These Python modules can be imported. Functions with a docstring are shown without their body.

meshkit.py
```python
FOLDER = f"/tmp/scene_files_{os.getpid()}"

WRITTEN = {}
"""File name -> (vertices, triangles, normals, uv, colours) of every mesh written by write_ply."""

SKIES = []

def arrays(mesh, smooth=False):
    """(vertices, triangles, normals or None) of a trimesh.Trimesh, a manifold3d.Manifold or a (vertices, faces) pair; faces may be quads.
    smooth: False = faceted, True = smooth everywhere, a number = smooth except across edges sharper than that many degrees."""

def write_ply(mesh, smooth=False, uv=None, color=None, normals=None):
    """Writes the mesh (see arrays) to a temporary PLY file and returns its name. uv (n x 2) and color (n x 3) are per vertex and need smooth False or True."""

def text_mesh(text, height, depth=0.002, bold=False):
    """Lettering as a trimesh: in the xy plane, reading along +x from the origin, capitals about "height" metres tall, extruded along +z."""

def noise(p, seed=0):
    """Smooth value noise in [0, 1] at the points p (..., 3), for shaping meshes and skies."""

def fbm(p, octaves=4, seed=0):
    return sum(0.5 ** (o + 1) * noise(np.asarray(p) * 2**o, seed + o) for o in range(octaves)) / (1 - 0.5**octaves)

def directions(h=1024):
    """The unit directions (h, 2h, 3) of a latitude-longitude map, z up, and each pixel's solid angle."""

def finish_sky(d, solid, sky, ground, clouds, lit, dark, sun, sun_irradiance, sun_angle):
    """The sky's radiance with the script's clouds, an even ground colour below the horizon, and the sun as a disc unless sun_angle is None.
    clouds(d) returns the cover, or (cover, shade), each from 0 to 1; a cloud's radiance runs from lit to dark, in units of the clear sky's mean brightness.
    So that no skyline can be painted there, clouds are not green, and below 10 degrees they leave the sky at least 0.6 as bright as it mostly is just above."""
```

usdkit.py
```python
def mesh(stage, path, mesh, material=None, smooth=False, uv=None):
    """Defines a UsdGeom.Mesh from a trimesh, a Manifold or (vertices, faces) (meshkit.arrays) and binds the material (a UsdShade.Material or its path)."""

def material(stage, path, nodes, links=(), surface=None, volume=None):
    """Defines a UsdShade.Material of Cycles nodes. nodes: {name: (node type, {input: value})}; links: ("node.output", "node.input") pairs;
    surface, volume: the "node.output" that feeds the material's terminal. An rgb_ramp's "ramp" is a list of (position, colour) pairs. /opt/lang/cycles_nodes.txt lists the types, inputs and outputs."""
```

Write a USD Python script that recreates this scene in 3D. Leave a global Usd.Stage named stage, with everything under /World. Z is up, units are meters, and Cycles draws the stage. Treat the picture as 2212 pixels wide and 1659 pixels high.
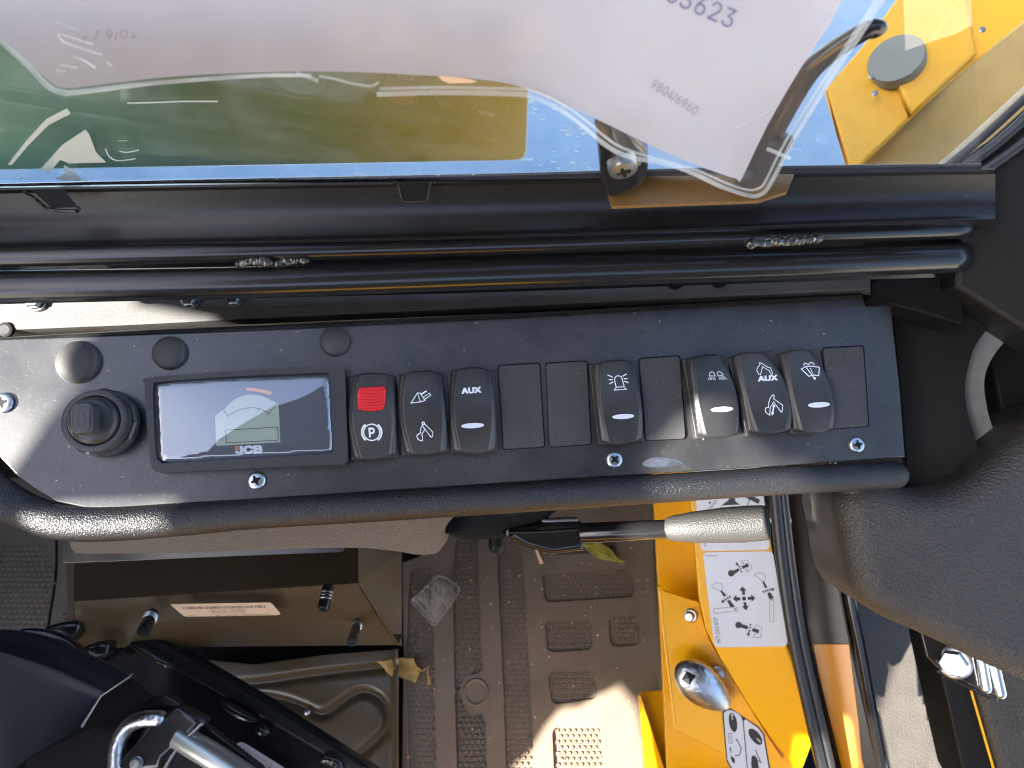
import math, random
import numpy as np, trimesh, shapely
from shapely.geometry import Polygon, LineString, Point, MultiPolygon, box
from shapely import affinity
from scipy.spatial import Delaunay
import usdkit, meshkit, glob
from pxr import Usd, UsdGeom, UsdLux, UsdShade, Sdf, Gf

random.seed(7); rng = np.random.default_rng(7)
stage = Usd.Stage.CreateInMemory()
UsdGeom.SetStageUpAxis(stage, UsdGeom.Tokens.z); UsdGeom.SetStageMetersPerUnit(stage, 1.0)
UsdGeom.Xform.Define(stage, '/World'); UsdGeom.Scope.Define(stage, '/World/Looks')

# ------------------------------------------------------------------ camera
FPX = 1522.0                                   # focal length in units of a 2212 x 1659 picture
PITCH = math.radians(66.0)
C = np.array([0.0, 0.0, 1.0])
R = np.array([1.0, 0, 0]); F = np.array([0, math.cos(PITCH), -math.sin(PITCH)]); U = np.array([0, math.sin(PITCH), math.cos(PITCH)])
FL = 6.3
cam = UsdGeom.Camera.Define(stage, '/World/camera')
cam.CreateFocalLengthAttr(FL); cam.CreateHorizontalApertureAttr(FL * 2212 / FPX); cam.CreateVerticalApertureAttr(FL * 1659 / FPX)
cam.CreateClippingRangeAttr(Gf.Vec2f(0.01, 500)); cam.CreateFStopAttr(3.2); cam.CreateFocusDistanceAttr(0.44)
cam.CreateExposureAttr(3.05)
M = Gf.Matrix4d(*R, 0, *U, 0, *(-F), 0, *C, 1)
cam.AddTransformOp().Set(M)

# ------------------------------------------------------------------ light: sun low on the operator's left, behind
SUN = np.array([-0.72, -0.36, 0.60]); SUN /= np.linalg.norm(SUN)
usdkit.material(stage, '/World/Looks/sky_look', {
    'sky': ('sky_texture', {'sky_type': 'single_scattering', 'sun_disc': False, 'aerosol_density': 2.6, 'sun_elevation': math.asin(SUN[2]), 'sun_rotation': math.atan2(SUN[0], SUN[1])}),
    'bg': ('background_shader', {'strength': 0.085})}, [('sky.color', 'bg.color')], surface='bg.background')
dome = UsdLux.DomeLight.Define(stage, '/World/sky')
UsdShade.MaterialBindingAPI.Apply(dome.GetPrim()).Bind(UsdShade.Material.Get(stage, '/World/Looks/sky_look'))
dome.GetPrim().SetCustomDataByKey('kind', 'structure')
sun = UsdLux.DistantLight.Define(stage, '/World/sun')
sun.CreateIntensityAttr(1.25); sun.CreateAngleAttr(0.5); sun.CreateColorAttr(Gf.Vec3f(1, 0.95, 0.87)); sun.GetPrim().CreateAttribute('inputs:normalize', Sdf.ValueTypeNames.Bool).Set(True)
zx = SUN; xx = np.cross([0, 0, 1.0], zx); xx /= np.linalg.norm(xx); yx = np.cross(zx, xx)
sun.AddTransformOp().Set(Gf.Matrix4d(*xx, 0, *yx, 0, *zx, 0, 0, 0, 5, 1))

# ------------------------------------------------------------------ geometry helpers
def unit(a): a = np.asarray(a, float); return a / np.linalg.norm(a)
def ray(p):
    p = np.atleast_2d(np.asarray(p, float))
    return F + R * ((p[:, 0:1] - 1106) / FPX) - U * ((p[:, 1:2] - 829.5) / FPX)
def wp(x, y, d): return C + ray((x, y))[0] * d
def cn(x, y, z): return unit(R * x + U * y + F * z)          # a direction given by right, up, ahead
class Plane:                                                   # a real flat surface: where it lies, which way it faces
    def __init__(s, p, d, n):
        s.n = unit(n); s.o = wp(p[0], p[1], d)
        s.u = unit(R - (R @ s.n) * s.n); s.v = np.cross(s.n, s.u)
    def at(s, p, h=0.0):
        r = ray(p); t = ((s.o - C) @ s.n + h) / (r @ s.n)
        return C + r * t[:, None]
    def uv(s, p, h=0.0):
        x = s.at(p, h) - s.o
        return np.stack([x @ s.u, x @ s.v], 1)
    def w(s, uv, h):
        uv = np.atleast_2d(uv); h = np.broadcast_to(h, (len(uv),))
        return s.o + uv[:, 0:1] * s.u + uv[:, 1:2] * s.v + h[:, None] * s.n
def cat(*ms): return trimesh.util.concatenate([trimesh.Trimesh(m[0], m[1], process=False) if isinstance(m, tuple) else m for m in ms])
def curve(pts, n=8, closed=False):                            # Catmull-Rom through points
    p = np.asarray(pts, float); m = len(p); out = []
    seg = m if closed else m - 1
    for i in range(seg):
        a, b, c, d = (p[(i + k) % m] if closed else p[min(max(i + k, 0), m - 1)] for k in (-1, 0, 1, 2))
        for t in np.arange(n) / n:
            out.append(0.5 * ((2 * b) + (-a + c) * t + (2 * a - 5 * b + 4 * c - d) * t * t + (-a + 3 * b - 3 * c + d) * t ** 3))
    if not closed: out.append(p[-1])
    return np.array(out)
def rounded(pts, r):                                           # polygon with its corners rounded by r
    g = Polygon(pts)
    return g.buffer(-r, quad_segs=6).buffer(r, quad_segs=6) if r > 0 else g
def resample(c, step):
    c = np.asarray(c); c = np.vstack([c, c[:1]])
    L = np.r_[0, np.cumsum(np.linalg.norm(np.diff(c, axis=0), axis=1))]
    out = []
    for i in range(len(c) - 1):
        k = max(1, int(math.ceil((L[i + 1] - L[i]) / step)))
        out += [c[i] + (c[i + 1] - c[i]) * t for t in np.arange(k) / k]
    return np.array(out)
def triang(poly):
    return trimesh.creation.triangulate_polygon(poly, engine='earcut')
def solid(poly, h0, h1, bevel=0.0, segs=3):
    """(points with height, faces): the polygon from h0 up to h1, its top edge rounded by bevel."""
    if poly.geom_type != 'Polygon': poly = max(poly.geoms, key=lambda g: g.area)
    poly = shapely.geometry.polygon.orient(poly)
    ms = []
    ex = np.array(poly.exterior.coords)[:-1]
    if bevel > 0:
        a, b = np.roll(ex, 1, 0), np.roll(ex, -1, 0)
        e1, e2 = ex - a, b - ex
        e1 /= np.linalg.norm(e1, axis=1, keepdims=True) + 1e-12; e2 /= np.linalg.norm(e2, axis=1, keepdims=True) + 1e-12
        n1 = np.stack([-e1[:, 1], e1[:, 0]], 1); n2 = np.stack([-e2[:, 1], e2[:, 0]], 1)
        nn = n1 + n2; nn /= np.maximum(np.linalg.norm(nn, axis=1, keepdims=True), 1e-6)
        nn /= np.maximum((nn * n1).sum(1, keepdims=True), 0.4)
        prof = [(0.0, h0)] + [(bevel * (1 - math.cos(q)), h1 - bevel * (1 - math.sin(q))) for q in np.linspace(0, math.pi / 2, segs + 1)]
    else:
        nn = np.zeros_like(ex); prof = [(0.0, h0), (0.0, h1)]
    k = len(ex); rings = [np.c_[ex + nn * o, np.full(k, z)] for o, z in prof]
    v = np.vstack(rings); fs = []
    i = np.arange(k); j = (i + 1) % k
    for q in range(len(rings) - 1):
        fs.append(np.c_[q * k + i, q * k + j, (q + 1) * k + j]); fs.append(np.c_[q * k + i, (q + 1) * k + j, (q + 1) * k + i])
    ms.append((v, np.vstack(fs)))
    holes = [np.array(r.coords)[:-1] for r in poly.interiors]
    for hpts in holes:
        kk = len(hpts); v = np.vstack([np.c_[hpts, np.full(kk, h0)], np.c_[hpts, np.full(kk, h1)]]); i = np.arange(kk); j = (i + 1) % kk
        ms.append((v, np.vstack([np.c_[i, j, kk + j], np.c_[i, kk + j, kk + i]])))
    top = Polygon(rings[-1][:, :2], holes)
    for pg, z, flip in ((top, h1, False), (poly, h0, True)):
        tv, tf = triang(pg if pg.is_valid else pg.buffer(0) if pg.buffer(0).geom_type == 'Polygon' else poly)
        n = (tv[tf[:, 1]] - tv[tf[:, 0]]); n2_ = (tv[tf[:, 2]] - tv[tf[:, 0]])
        up = (n[:, 0] * n2_[:, 1] - n[:, 1] * n2_[:, 0]) > 0
        tf = np.where((up ^ flip)[:, None], tf, tf[:, ::-1])
        ms.append((np.c_[tv, np.full(len(tv), z)], tf))
    return cat(*ms)
def lift(pl, m):                                               # from a plane's own (u, v, h) to the world
    m = trimesh.Trimesh(pl.w(m.vertices[:, :2], m.vertices[:, 2]), m.faces, process=False); m.merge_vertices(digits_vertex=7); return m
def plate(pl, px, h0, h1, bevel=0.0, r=0.0, segs=3, holes=()):
    pg = Polygon(pl.uv(px, h1))
    if r: pg = pg.buffer(-r, quad_segs=5).buffer(r, quad_segs=5)
    for hpx in holes: pg = pg.difference(Polygon(pl.uv(hpx, h1)))
    if bevel: pg = pg.simplify(bevel * 0.02)
    return lift(pl, solid(pg, h0, h1, bevel, segs))
def tube(pts, rad, n=14, caps=True, flat=1.0):
    p = np.asarray(pts, float); m = len(p); rad = np.broadcast_to(rad, (m,))
    t = np.gradient(p, axis=0); t /= np.linalg.norm(t, axis=1, keepdims=True) + 1e-12
    a = np.cross(t[0], U if abs(t[0] @ U) < 0.9 else R); A = []
    for k in range(m):
        a = a - (a @ t[k]) * t[k]; a /= np.linalg.norm(a); A.append(a)
    A = np.array(A); B = np.cross(t, A); q = np.arange(n) * 2 * np.pi / n
    v = p[:, None] + rad[:, None, None] * (np.cos(q)[None, :, None] * A[:, None] + flat * np.sin(q)[None, :, None] * B[:, None])
    i, j = np.meshgrid(np.arange(m - 1), np.arange(n), indexing='ij')
    f = np.stack([i * n + j, i * n + (j + 1) % n, (i + 1) * n + (j + 1) % n, (i + 1) * n + j], -1).reshape(-1, 4)
    f = np.vstack([f[:, [0, 1, 2]], f[:, [0, 2, 3]]]); v = v.reshape(-1, 3)
    if caps:
        v = np.vstack([v, p[:1], p[-1:]]); j = np.arange(n)
        f = np.vstack([f, np.c_[(j + 1) % n, j, np.full(n, m * n)], np.c_[(m - 1) * n + j, (m - 1) * n + (j + 1) % n, np.full(n, m * n + 1)]])
    return trimesh.Trimesh(v, f, process=False)
def rod(pts, r, n=14, ends=4):                                 # a bar with rounded ends
    p = np.asarray(pts, float); a, b = unit(p[0] - p[1]), unit(p[-1] - p[-2]); r = np.broadcast_to(r, (len(p),)).astype(float)
    q = np.linspace(0, math.pi / 2, ends + 1)[:-1]
    return tube(np.vstack([[p[0] + a * r[0] * math.cos(x) for x in q], p, [p[-1] + b * r[-1] * math.cos(x) for x in q[::-1]]]),
                np.r_[[r[0] * max(math.sin(x), 0.03) for x in q], r, [r[-1] * max(math.sin(x), 0.03) for x in q[::-1]]], n)
def lathe(o, axis, prof, n=36, ref=None, sides=None):
    ax = unit(axis); a = ref if ref is not None else (R - (R @ ax) * ax); a = unit(a - (a @ ax) * ax); b = np.cross(ax, a)
    q = np.arange(n) * 2 * np.pi / n; v = []
    for r, h in prof: v.append(o + ax * h + r * (np.cos(q)[:, None] * a + np.sin(q)[:, None] * b))
    v = np.vstack(v); m = len(prof); i, j = np.meshgrid(np.arange(m - 1), np.arange(n), indexing='ij')
    f = np.stack([i * n + j, i * n + (j + 1) % n, (i + 1) * n + (j + 1) % n, (i + 1) * n + j], -1).reshape(-1, 4)
    f = np.vstack([f[:, [0, 1, 2]], f[:, [0, 2, 3]]])
    mm = trimesh.Trimesh(v, f, process=False); mm.merge_vertices(digits_vertex=7); return mm
def loft(rows, closed=False):
    rows = np.array(rows, float); m, n = rows.shape[:2]; v = rows.reshape(-1, 3)
    i, j = np.meshgrid(np.arange(m - 1), np.arange(n - 1), indexing='ij')
    f = np.stack([i * n + j, (i + 1) * n + j, (i + 1) * n + j + 1, i * n + j + 1], -1).reshape(-1, 4)
    return trimesh.Trimesh(v, np.vstack([f[:, [0, 1, 2]], f[:, [0, 2, 3]]]), process=False)
def wind(a, t):                                               # the same turning sense for every triangle of a flat net
    p, q, r = a[t[:, 0]], a[t[:, 1]], a[t[:, 2]]
    bad = ((q - p)[:, 0] * (r - p)[:, 1] - (q - p)[:, 1] * (r - p)[:, 0]) < 0
    return np.where(bad[:, None], t[:, ::-1], t)
def polys(g): return [g] if g.geom_type == 'Polygon' else [x for x in getattr(g, 'geoms', []) if x.geom_type == 'Polygon']
def drape(pl, g, hf, edge=None, px=True, h=0.0):
    """Flat print: a shape given in picture units (or the plane's own) laid on the surface of height hf(u, v)."""
    ms = []
    for pg in polys(g):
        if pg.area <= 0: continue
        if px: pg = shapely.transform(pg, lambda a: pl.uv(a, h))
        pg = shapely.geometry.polygon.orient(pg)
        v, f = triang(pg); m = trimesh.Trimesh(np.c_[v, np.zeros(len(v))], f, process=False)
        if edge: v3, f3 = trimesh.remesh.subdivide_to_size(m.vertices, m.faces, edge, max_iter=12); m = trimesh.Trimesh(v3, f3, process=False)
        hh = hf(m.vertices[:, 0], m.vertices[:, 1]) if callable(hf) else np.full(len(m.vertices), float(hf))
        m = trimesh.Trimesh(pl.w(m.vertices[:, :2], hh), m.faces, process=False)
        if m.area > 0 and (m.area_faces[:, None] * m.face_normals).sum(0) @ pl.n < 0: m.invert()
        ms.append(m)
    return cat(*ms)
_fonts = {}
def letters(text, bold=0):
    """Lettering as a shape: capitals one unit tall, reading along +x, y up."""
    from PIL import Image, ImageDraw, ImageFont
    if 'f' not in _fonts: _fonts['f'] = ImageFont.truetype(glob.glob('/opt/blender-*/*/datafiles/fonts/Inter.woff2')[0], 96)
    font = _fonts['f']; x0, y0, x1, y1 = font.getbbox(text, anchor='ls', stroke_width=bold)
    im = Image.new('L', (x1 - x0 + 8, y1 - y0 + 8)); ImageDraw.Draw(im).text((4 - x0, 4 - y0), text, 255, font, anchor='ls', stroke_width=bold)
    on = np.pad(np.asarray(im) > 127, ((0, 0), (1, 1))).astype(np.int8)
    rows, st = np.nonzero(np.diff(on, axis=1) == 1); en = np.nonzero(np.diff(on, axis=1) == -1)[1]
    g = shapely.union_all(shapely.box(st, -rows - 1, en, -rows)).buffer(0.6).buffer(-0.6).simplify(0.8)
    s = 1 / 70.0
    return affinity.affine_transform(g, [s, 0, 0, s, -4 * s, (4 - y0) * s])
def text_px(text, p0, p1, height, bold=0):                    # in picture units, from p0 to p1 along the base line
    g = letters(text, bold); x0, _, x1, _ = g.bounds; p0 = np.array(p0, float); p1 = np.array(p1, float)
    d = (p1 - p0) / (x1 - x0); n = unit([d[1], -d[0]]) * height
    return affinity.affine_transform(g, [d[0], n[0], d[1], n[1], p0[0] - d[0] * x0, p0[1] - d[1] * x0])
def line(pts, w, cap='flat', join='mitre'): return LineString(pts).buffer(w / 2, cap_style=cap, join_style=join)
def ring(pts, w): return Polygon(pts).exterior.buffer(w / 2, join_style='mitre')

# ------------------------------------------------------------------ scene-tree helpers
used = {}
def numbered(path):
    k = used.get(path); used[path] = 0 if k is None else k + 1
    return path if k is None else f'{path}_{k + 1:03d}'
def thing(name, label, category, group=None, kind=None):
    x = UsdGeom.Xform.Define(stage, numbered('/World/' + name)); p = x.GetPrim(); tag(p, label, category, group, kind); return p
def tag(p, label=None, category=None, group=None, kind=None):
    for k, v in (('label', label), ('category', category), ('group', group), ('kind', kind)):
        if v: p.SetCustomDataByKey(k, v)
    return p
def obj(name, m, material, parent=None, smooth=30, label=None, kind=None):
    path = numbered((str(parent.GetPath()) if parent else '/World') + '/' + name)
    if isinstance(m, trimesh.Trimesh) and smooth:
        m = m.copy(); m.merge_vertices(digits_vertex=7)
    p = usdkit.mesh(stage, path, m, material, smooth=smooth).GetPrim(); p.GetAttribute('doubleSided')
    UsdGeom.Mesh(p).CreateDoubleSidedAttr(True)
    return tag(p, label, None, None, kind)

# ------------------------------------------------------------------ materials
def mat(name, color, rough=0.5, metallic=0.0, spec=0.5, bump=None, bump2=None, dust=0.0, dust_color=(0.42, 0.40, 0.36), film=0.0, mottle=0.0, mottle_scale=9.0,
        color2=None, rough_var=0.0, coat=0.0, coat_rough=0.1, dust_scale=1.0, transmission=0.0, ior=1.5, translucent=None, ramp_x=None):
    """A painted, moulded or metal surface: colour, worn mottle, fine relief, and dust specks lying on it."""
    N = {'geo': ('geometry', {}), 'p': ('principled_bsdf', {'roughness': rough, 'metallic': metallic, 'specular_ior_level': spec, 'base_color': color, 'coat_weight': coat, 'coat_roughness': coat_rough, 'transmission_weight': transmission, 'ior': ior})}
    L = []; src = None
    if ramp_x:
        N['sep'] = ('separate_xyz', {}); N['mr'] = ('map_range', {'from_min': ramp_x[0], 'from_max': ramp_x[1], 'clamp': True}); N['rr'] = ('rgb_ramp', {'ramp': ramp_x[2]})
        L += [('geo.position', 'sep.vector'), ('sep.x', 'mr.value'), ('mr.result', 'rr.fac')]; src = 'rr.color'
    if color2 is not None or mottle:
        N['mn'] = ('noise_texture', {'scale': mottle_scale, 'detail': 5, 'roughness': 0.6}); L.append(('geo.position', 'mn.vector'))
        c2 = color2 if color2 is not None else tuple(min(1, c * (1 + mottle)) for c in color)
        N['mm'] = ('map_range', {'from_min': 0.35, 'from_max': 0.68, 'clamp': True}); L.append(('mn.fac', 'mm.value'))
        N['mx'] = ('mix_color', {'a': color, 'b': c2}); L.append(('mm.result', 'mx.fac'))
        if src: L.append((src, 'mx.a'))
        src = 'mx.result'
    if dust or film:
        N['dn'] = ('noise_texture', {'scale': 20, 'detail': 4, 'roughness': 0.62}); L.append(('geo.position', 'dn.vector'))
        N['dnm'] = ('map_range', {'from_min': 0.38, 'from_max': 0.66, 'to_min': 0.12, 'to_max': 1.0, 'clamp': True}); L.append(('dn.fac', 'dnm.value'))
        facs = []
        for k, (sc, lo, amp) in enumerate(((1000 * dust_scale, 0.35, 0.26), (380 * dust_scale, 0.86, 0.13))):
            if not dust: break
            N[f'v{k}'] = ('voronoi_texture', {'scale': sc, 'randomness': 1.0}); L.append(('geo.position', f'v{k}.vector'))
            N[f's{k}'] = ('separate_color', {}); L.append((f'v{k}.color', f's{k}.color'))
            N[f'r{k}'] = ('map_range', {'from_min': lo, 'from_max': 1.0, 'to_min': -0.02, 'to_max': amp * min(1.0, dust ** 0.5), 'clamp': False}); L.append((f's{k}.r', f'r{k}.value'))
            N[f'l{k}'] = ('math', {'math_type': 'less_than'}); L += [(f'v{k}.distance', f'l{k}.value1'), (f'r{k}.result', f'l{k}.value2')]
            N[f'g{k}'] = ('math', {'math_type': 'multiply'}); L += [(f'l{k}.value', f'g{k}.value1'), (f's{k}.g', f'g{k}.value2')]
            facs.append(f'g{k}.value')
        if facs:
            N['dm'] = ('math', {'math_type': 'maximum'}); L += [(facs[0], 'dm.value1'), (facs[1], 'dm.value2')]
            N['dd'] = ('math', {'math_type': 'multiply', 'value2': min(1.0, dust)}); L.append(('dm.value', 'dd.value1'))
            N['de'] = ('math', {'math_type': 'multiply'}); L += [('dd.value', 'de.value1'), ('dnm.result', 'de.value2')]
            N['df'] = ('math', {'math_type': 'multiply', 'value2': film}); L.append(('dnm.result', 'df.value1'))
            N['da'] = ('math', {'math_type': 'add', 'use_clamp': True}); L += [('de.value', 'da.value1'), ('df.value', 'da.value2')]
            last = 'da.value'
        else:
            N['df'] = ('math', {'math_type': 'multiply', 'value2': film}); L.append(('dnm.result', 'df.value1')); last = 'df.value'
        N['dx'] = ('mix_color', {'a': color, 'b': dust_color}); L.append((last, 'dx.fac'))
        if src: L.append((src, 'dx.a'))
        src = 'dx.result'
    if src: L.append((src, 'p.base_color'))
    if rough_var:
        N['rn'] = ('noise_texture', {'scale': 25, 'detail': 4}); N['rm'] = ('map_range', {'from_min': 0.3, 'from_max': 0.7, 'to_min': max(0.02, rough - rough_var), 'to_max': rough + rough_var, 'clamp': True})
        L += [('geo.position', 'rn.vector'), ('rn.fac', 'rm.value'), ('rm.result', 'p.roughness')]
    prev = None
    for k, b in enumerate((bump, bump2)):
        if not b: continue
        kind = b[3] if len(b) > 3 else 'noise'
        N[f'bn{k}'] = ('noise_texture', {'scale': b[0], 'detail': 2}) if kind == 'noise' else ('voronoi_texture', {'scale': b[0], 'feature': 'smooth_f1', 'smoothness': 0.5})
        N[f'b{k}'] = ('bump', {'strength': b[1], 'distance': b[2]})
        L += [('geo.position', f'bn{k}.vector'), (f'bn{k}.' + ('fac' if kind == 'noise' else 'distance'), f'b{k}.height')]
        if prev: L.append((prev, f'b{k}.normal'))
        prev = f'b{k}.normal'
    if prev:
        L.append((prev, 'p.normal'))
        if coat: L.append((prev, 'p.coat_normal'))
    surf = 'p.BSDF'
    if translucent:
        N['tr'] = ('translucent_bsdf', {'color': translucent}); N['mc'] = ('mix_closure', {'fac': 0.4}); L += [('p.BSDF', 'mc.closure1'), ('tr.BSDF', 'mc.closure2')]; surf = 'mc.closure'
    return usdkit.material(stage, f'/World/Looks/{name}', N, L, surface=surf)
def pane(name, tint=(1, 1, 1), rough=0.0, ior=1.5, gloss=1.0, haze=0.0, haze_color=(0.7, 0.72, 0.75), spots=0.0, bump=None):
    N = {'t': ('transparent_bsdf', {'color': tint}), 'g': ('glossy_bsdf', {'roughness': rough, 'color': (gloss,) * 3}), 'lw': ('layer_weight', {'blend': 0.5}), 'pw': ('math', {'math_type': 'power', 'value2': 5.0}), 'f': ('map_range', {'from_min': 0.0, 'from_max': 1.0, 'to_min': ((ior - 1) / (ior + 1)) ** 2, 'to_max': 1.0}), 'm': ('mix_closure', {})}
    L = [('t.BSDF', 'm.closure1'), ('g.BSDF', 'm.closure2'), ('lw.facing', 'pw.value1'), ('pw.value', 'f.value'), ('f.result', 'm.fac')]; s = 'm.closure'
    if bump:
        N['geo'] = ('geometry', {}); N['bn'] = ('noise_texture', {'scale': bump[0], 'detail': 3, 'distortion': 0.6}); N['b'] = ('bump', {'strength': bump[1], 'distance': bump[2]})
        L += [('geo.position', 'bn.vector'), ('bn.fac', 'b.height'), ('b.normal', 'g.normal'), ('b.normal', 'lw.normal')]
    if haze:
        N['d'] = ('diffuse_bsdf', {'color': haze_color}); N['m2'] = ('mix_closure', {'fac': haze}); L += [('m.closure', 'm2.closure1'), ('d.BSDF', 'm2.closure2')]; s = 'm2.closure'
        if spots:
            N['geo2'] = ('geometry', {}); N['v'] = ('voronoi_texture', {'scale': spots}); N['n'] = ('noise_texture', {'scale': 30, 'detail': 6, 'roughness': 0.7})
            N['mr'] = ('map_range', {'from_min': 0.42, 'from_max': 0.75, 'to_min': 0.0, 'to_max': haze * 4, 'clamp': True})
            L += [('geo2.position', 'n.vector'), ('n.fac', 'mr.value'), ('mr.result', 'm2.fac')]
    return usdkit.material(stage, f'/World/Looks/{name}', N, L, surface=s)

m_panel = mat('panel_paint', (0.011, 0.011, 0.012), 0.33, spec=0.85, bump=(160, 0.08, 0.0006), bump2=(900, 0.08, 0.0003), dust=0.95, film=0.042, rough_var=0.06)
m_switch = mat('switch_plastic', (0.015, 0.015, 0.016), 0.38, bump=(2600, 0.12, 0.0001), dust=0.4, film=0.06)
m_blank = mat('blank_plastic', (0.030, 0.029, 0.029), 0.62, bump=(2400, 0.3, 0.00015), dust=0.8, film=0.03)
m_bezel = mat('bezel_plastic', (0.020, 0.020, 0.021), 0.52, bump=(2400, 0.25, 0.00012), dust=0.25, film=0.015)
m_gloss = mat('gloss_black', (0.008, 0.008, 0.009), 0.16, bump=(140, 0.05, 0.0004), dust=0.45, film=0.006)
m_sill = mat('sill_paint', (0.008, 0.008, 0.0085), 0.2, bump=(90, 0.05, 0.0006), bump2=(700, 0.06, 0.0002), dust=0.5, film=0.006)
m_matte = mat('matte_black', (0.004, 0.004, 0.004), 0.55, spec=0.2, dust=0.25, film=0.001, bump=(1500, 0.2, 0.0002))
m_rail = mat('grained_roll', (0.009, 0.009, 0.010), 0.34, bump=(1250, 0.8, 0.0008), dust=0.12)
m_cowl = mat('cowl_plastic', (0.032, 0.031, 0.030), 0.62, bump=(1500, 0.55, 0.0004), dust=0.55, film=0.05)
m_pod = mat('pod_plastic', (0.026, 0.0235, 0.021), 0.5, bump=(620, 1.0, 0.0012), dust=0.2, film=0.02)
m_weld = mat('weld_metal', (0.10, 0.098, 0.09), 0.2, metallic=0.85, bump=(350, 0.4, 0.001))
m_white = mat('white_print', (0.72, 0.75, 0.80), 0.5)
m_lens = mat('indicator_lens', (0.62, 0.66, 0.70), 0.25, mottle=-0.08, mottle_scale=400)
m_red = mat('red_plastic', (0.62, 0.012, 0.016), 0.38, bump=(1800, 0.1, 0.0001))
m_yellow = mat('yellow_paint', (0.80, 0.385, 0.001), 0.30, spec=0.4, bump=(120, 0.06, 0.0005), dust=0.25, dust_color=(0.3, 0.16, 0.02), coat=0.0)
m_boom = mat('boom_paint', (0.78, 0.40, 0.012), 0.45, bump=(60, 0.08, 0.001), mottle=0.06)
m_zinc = mat('zinc_plate', (0.46, 0.49, 0.52), 0.30, metallic=1.0, bump=(500, 0.15, 0.0004))
m_cast = mat('cast_alloy', (0.55, 0.56, 0.57), 0.30, metallic=1.0, bump=(260, 0.45, 0.0012), rough_var=0.1)
m_steel = mat('grey_steel', (0.25, 0.25, 0.24), 0.34, metallic=0.8, bump=(300, 0.12, 0.0003))
m_mat_rubber = mat('mat_rubber', (0.150, 0.117, 0.084), 0.50, bump=(1200, 0.3, 0.0003), dust=0.6, dust_scale=0.6, film=0.05, dust_color=(0.40, 0.34, 0.26), mottle=0.25, mottle_scale=16)
m_pan = mat('pan_paint', (0.082, 0.060, 0.033), 0.27, bump=(100, 0.06, 0.0006), dust=0.5, dust_scale=0.6, film=0.02)
m_box = mat('box_paint', (0.088, 0.060, 0.033), 0.27, bump=(110, 0.06, 0.0006), dust=0.7, dust_scale=0.55, film=0.02, dust_color=(0.40, 0.33, 0.24))
m_knee = mat('knee_plastic', (0.16, 0.11, 0.066), 0.48, bump=(900, 0.55, 0.0006), dust=0.2, film=0.03)
m_decal = mat('decal_silver', (0.56, 0.57, 0.59), 0.36, metallic=0.15, bump=(55, 0.12, 0.0008), dust=0.15, dust_color=(0.1, 0.09, 0.08))
m_ink = mat('decal_ink', (0.022, 0.017, 0.018), 0.5)
m_paper = mat('paper', (0.50, 0.485, 0.515), 0.7, mottle=-0.05, mottle_scale=14, translucent=(0.30, 0.30, 0.37))
m_grey_ink = mat('grey_ink', (0.25, 0.22, 0.27), 0.7)
m_blue_ink = mat('blue_ink', (0.12, 0.13, 0.26), 0.7)
m_label = mat('label_paper', (0.78, 0.55, 0.36), 0.55, mottle=-0.1, mottle_scale=60)
m_label_ink = mat('label_ink', (0.22, 0.15, 0.13), 0.6)
m_carpet = mat('gritty_sheet', (0.055, 0.048, 0.040), 0.7, bump=(420, 0.8, 0.0012), dust=0.5, dust_scale=0.5, mottle=0.3, mottle_scale=30)
m_rubber = mat('seal_rubber', (0.020, 0.020, 0.021), 0.40, bump=(300, 0.35, 0.0006), dust=0.2)
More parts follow.
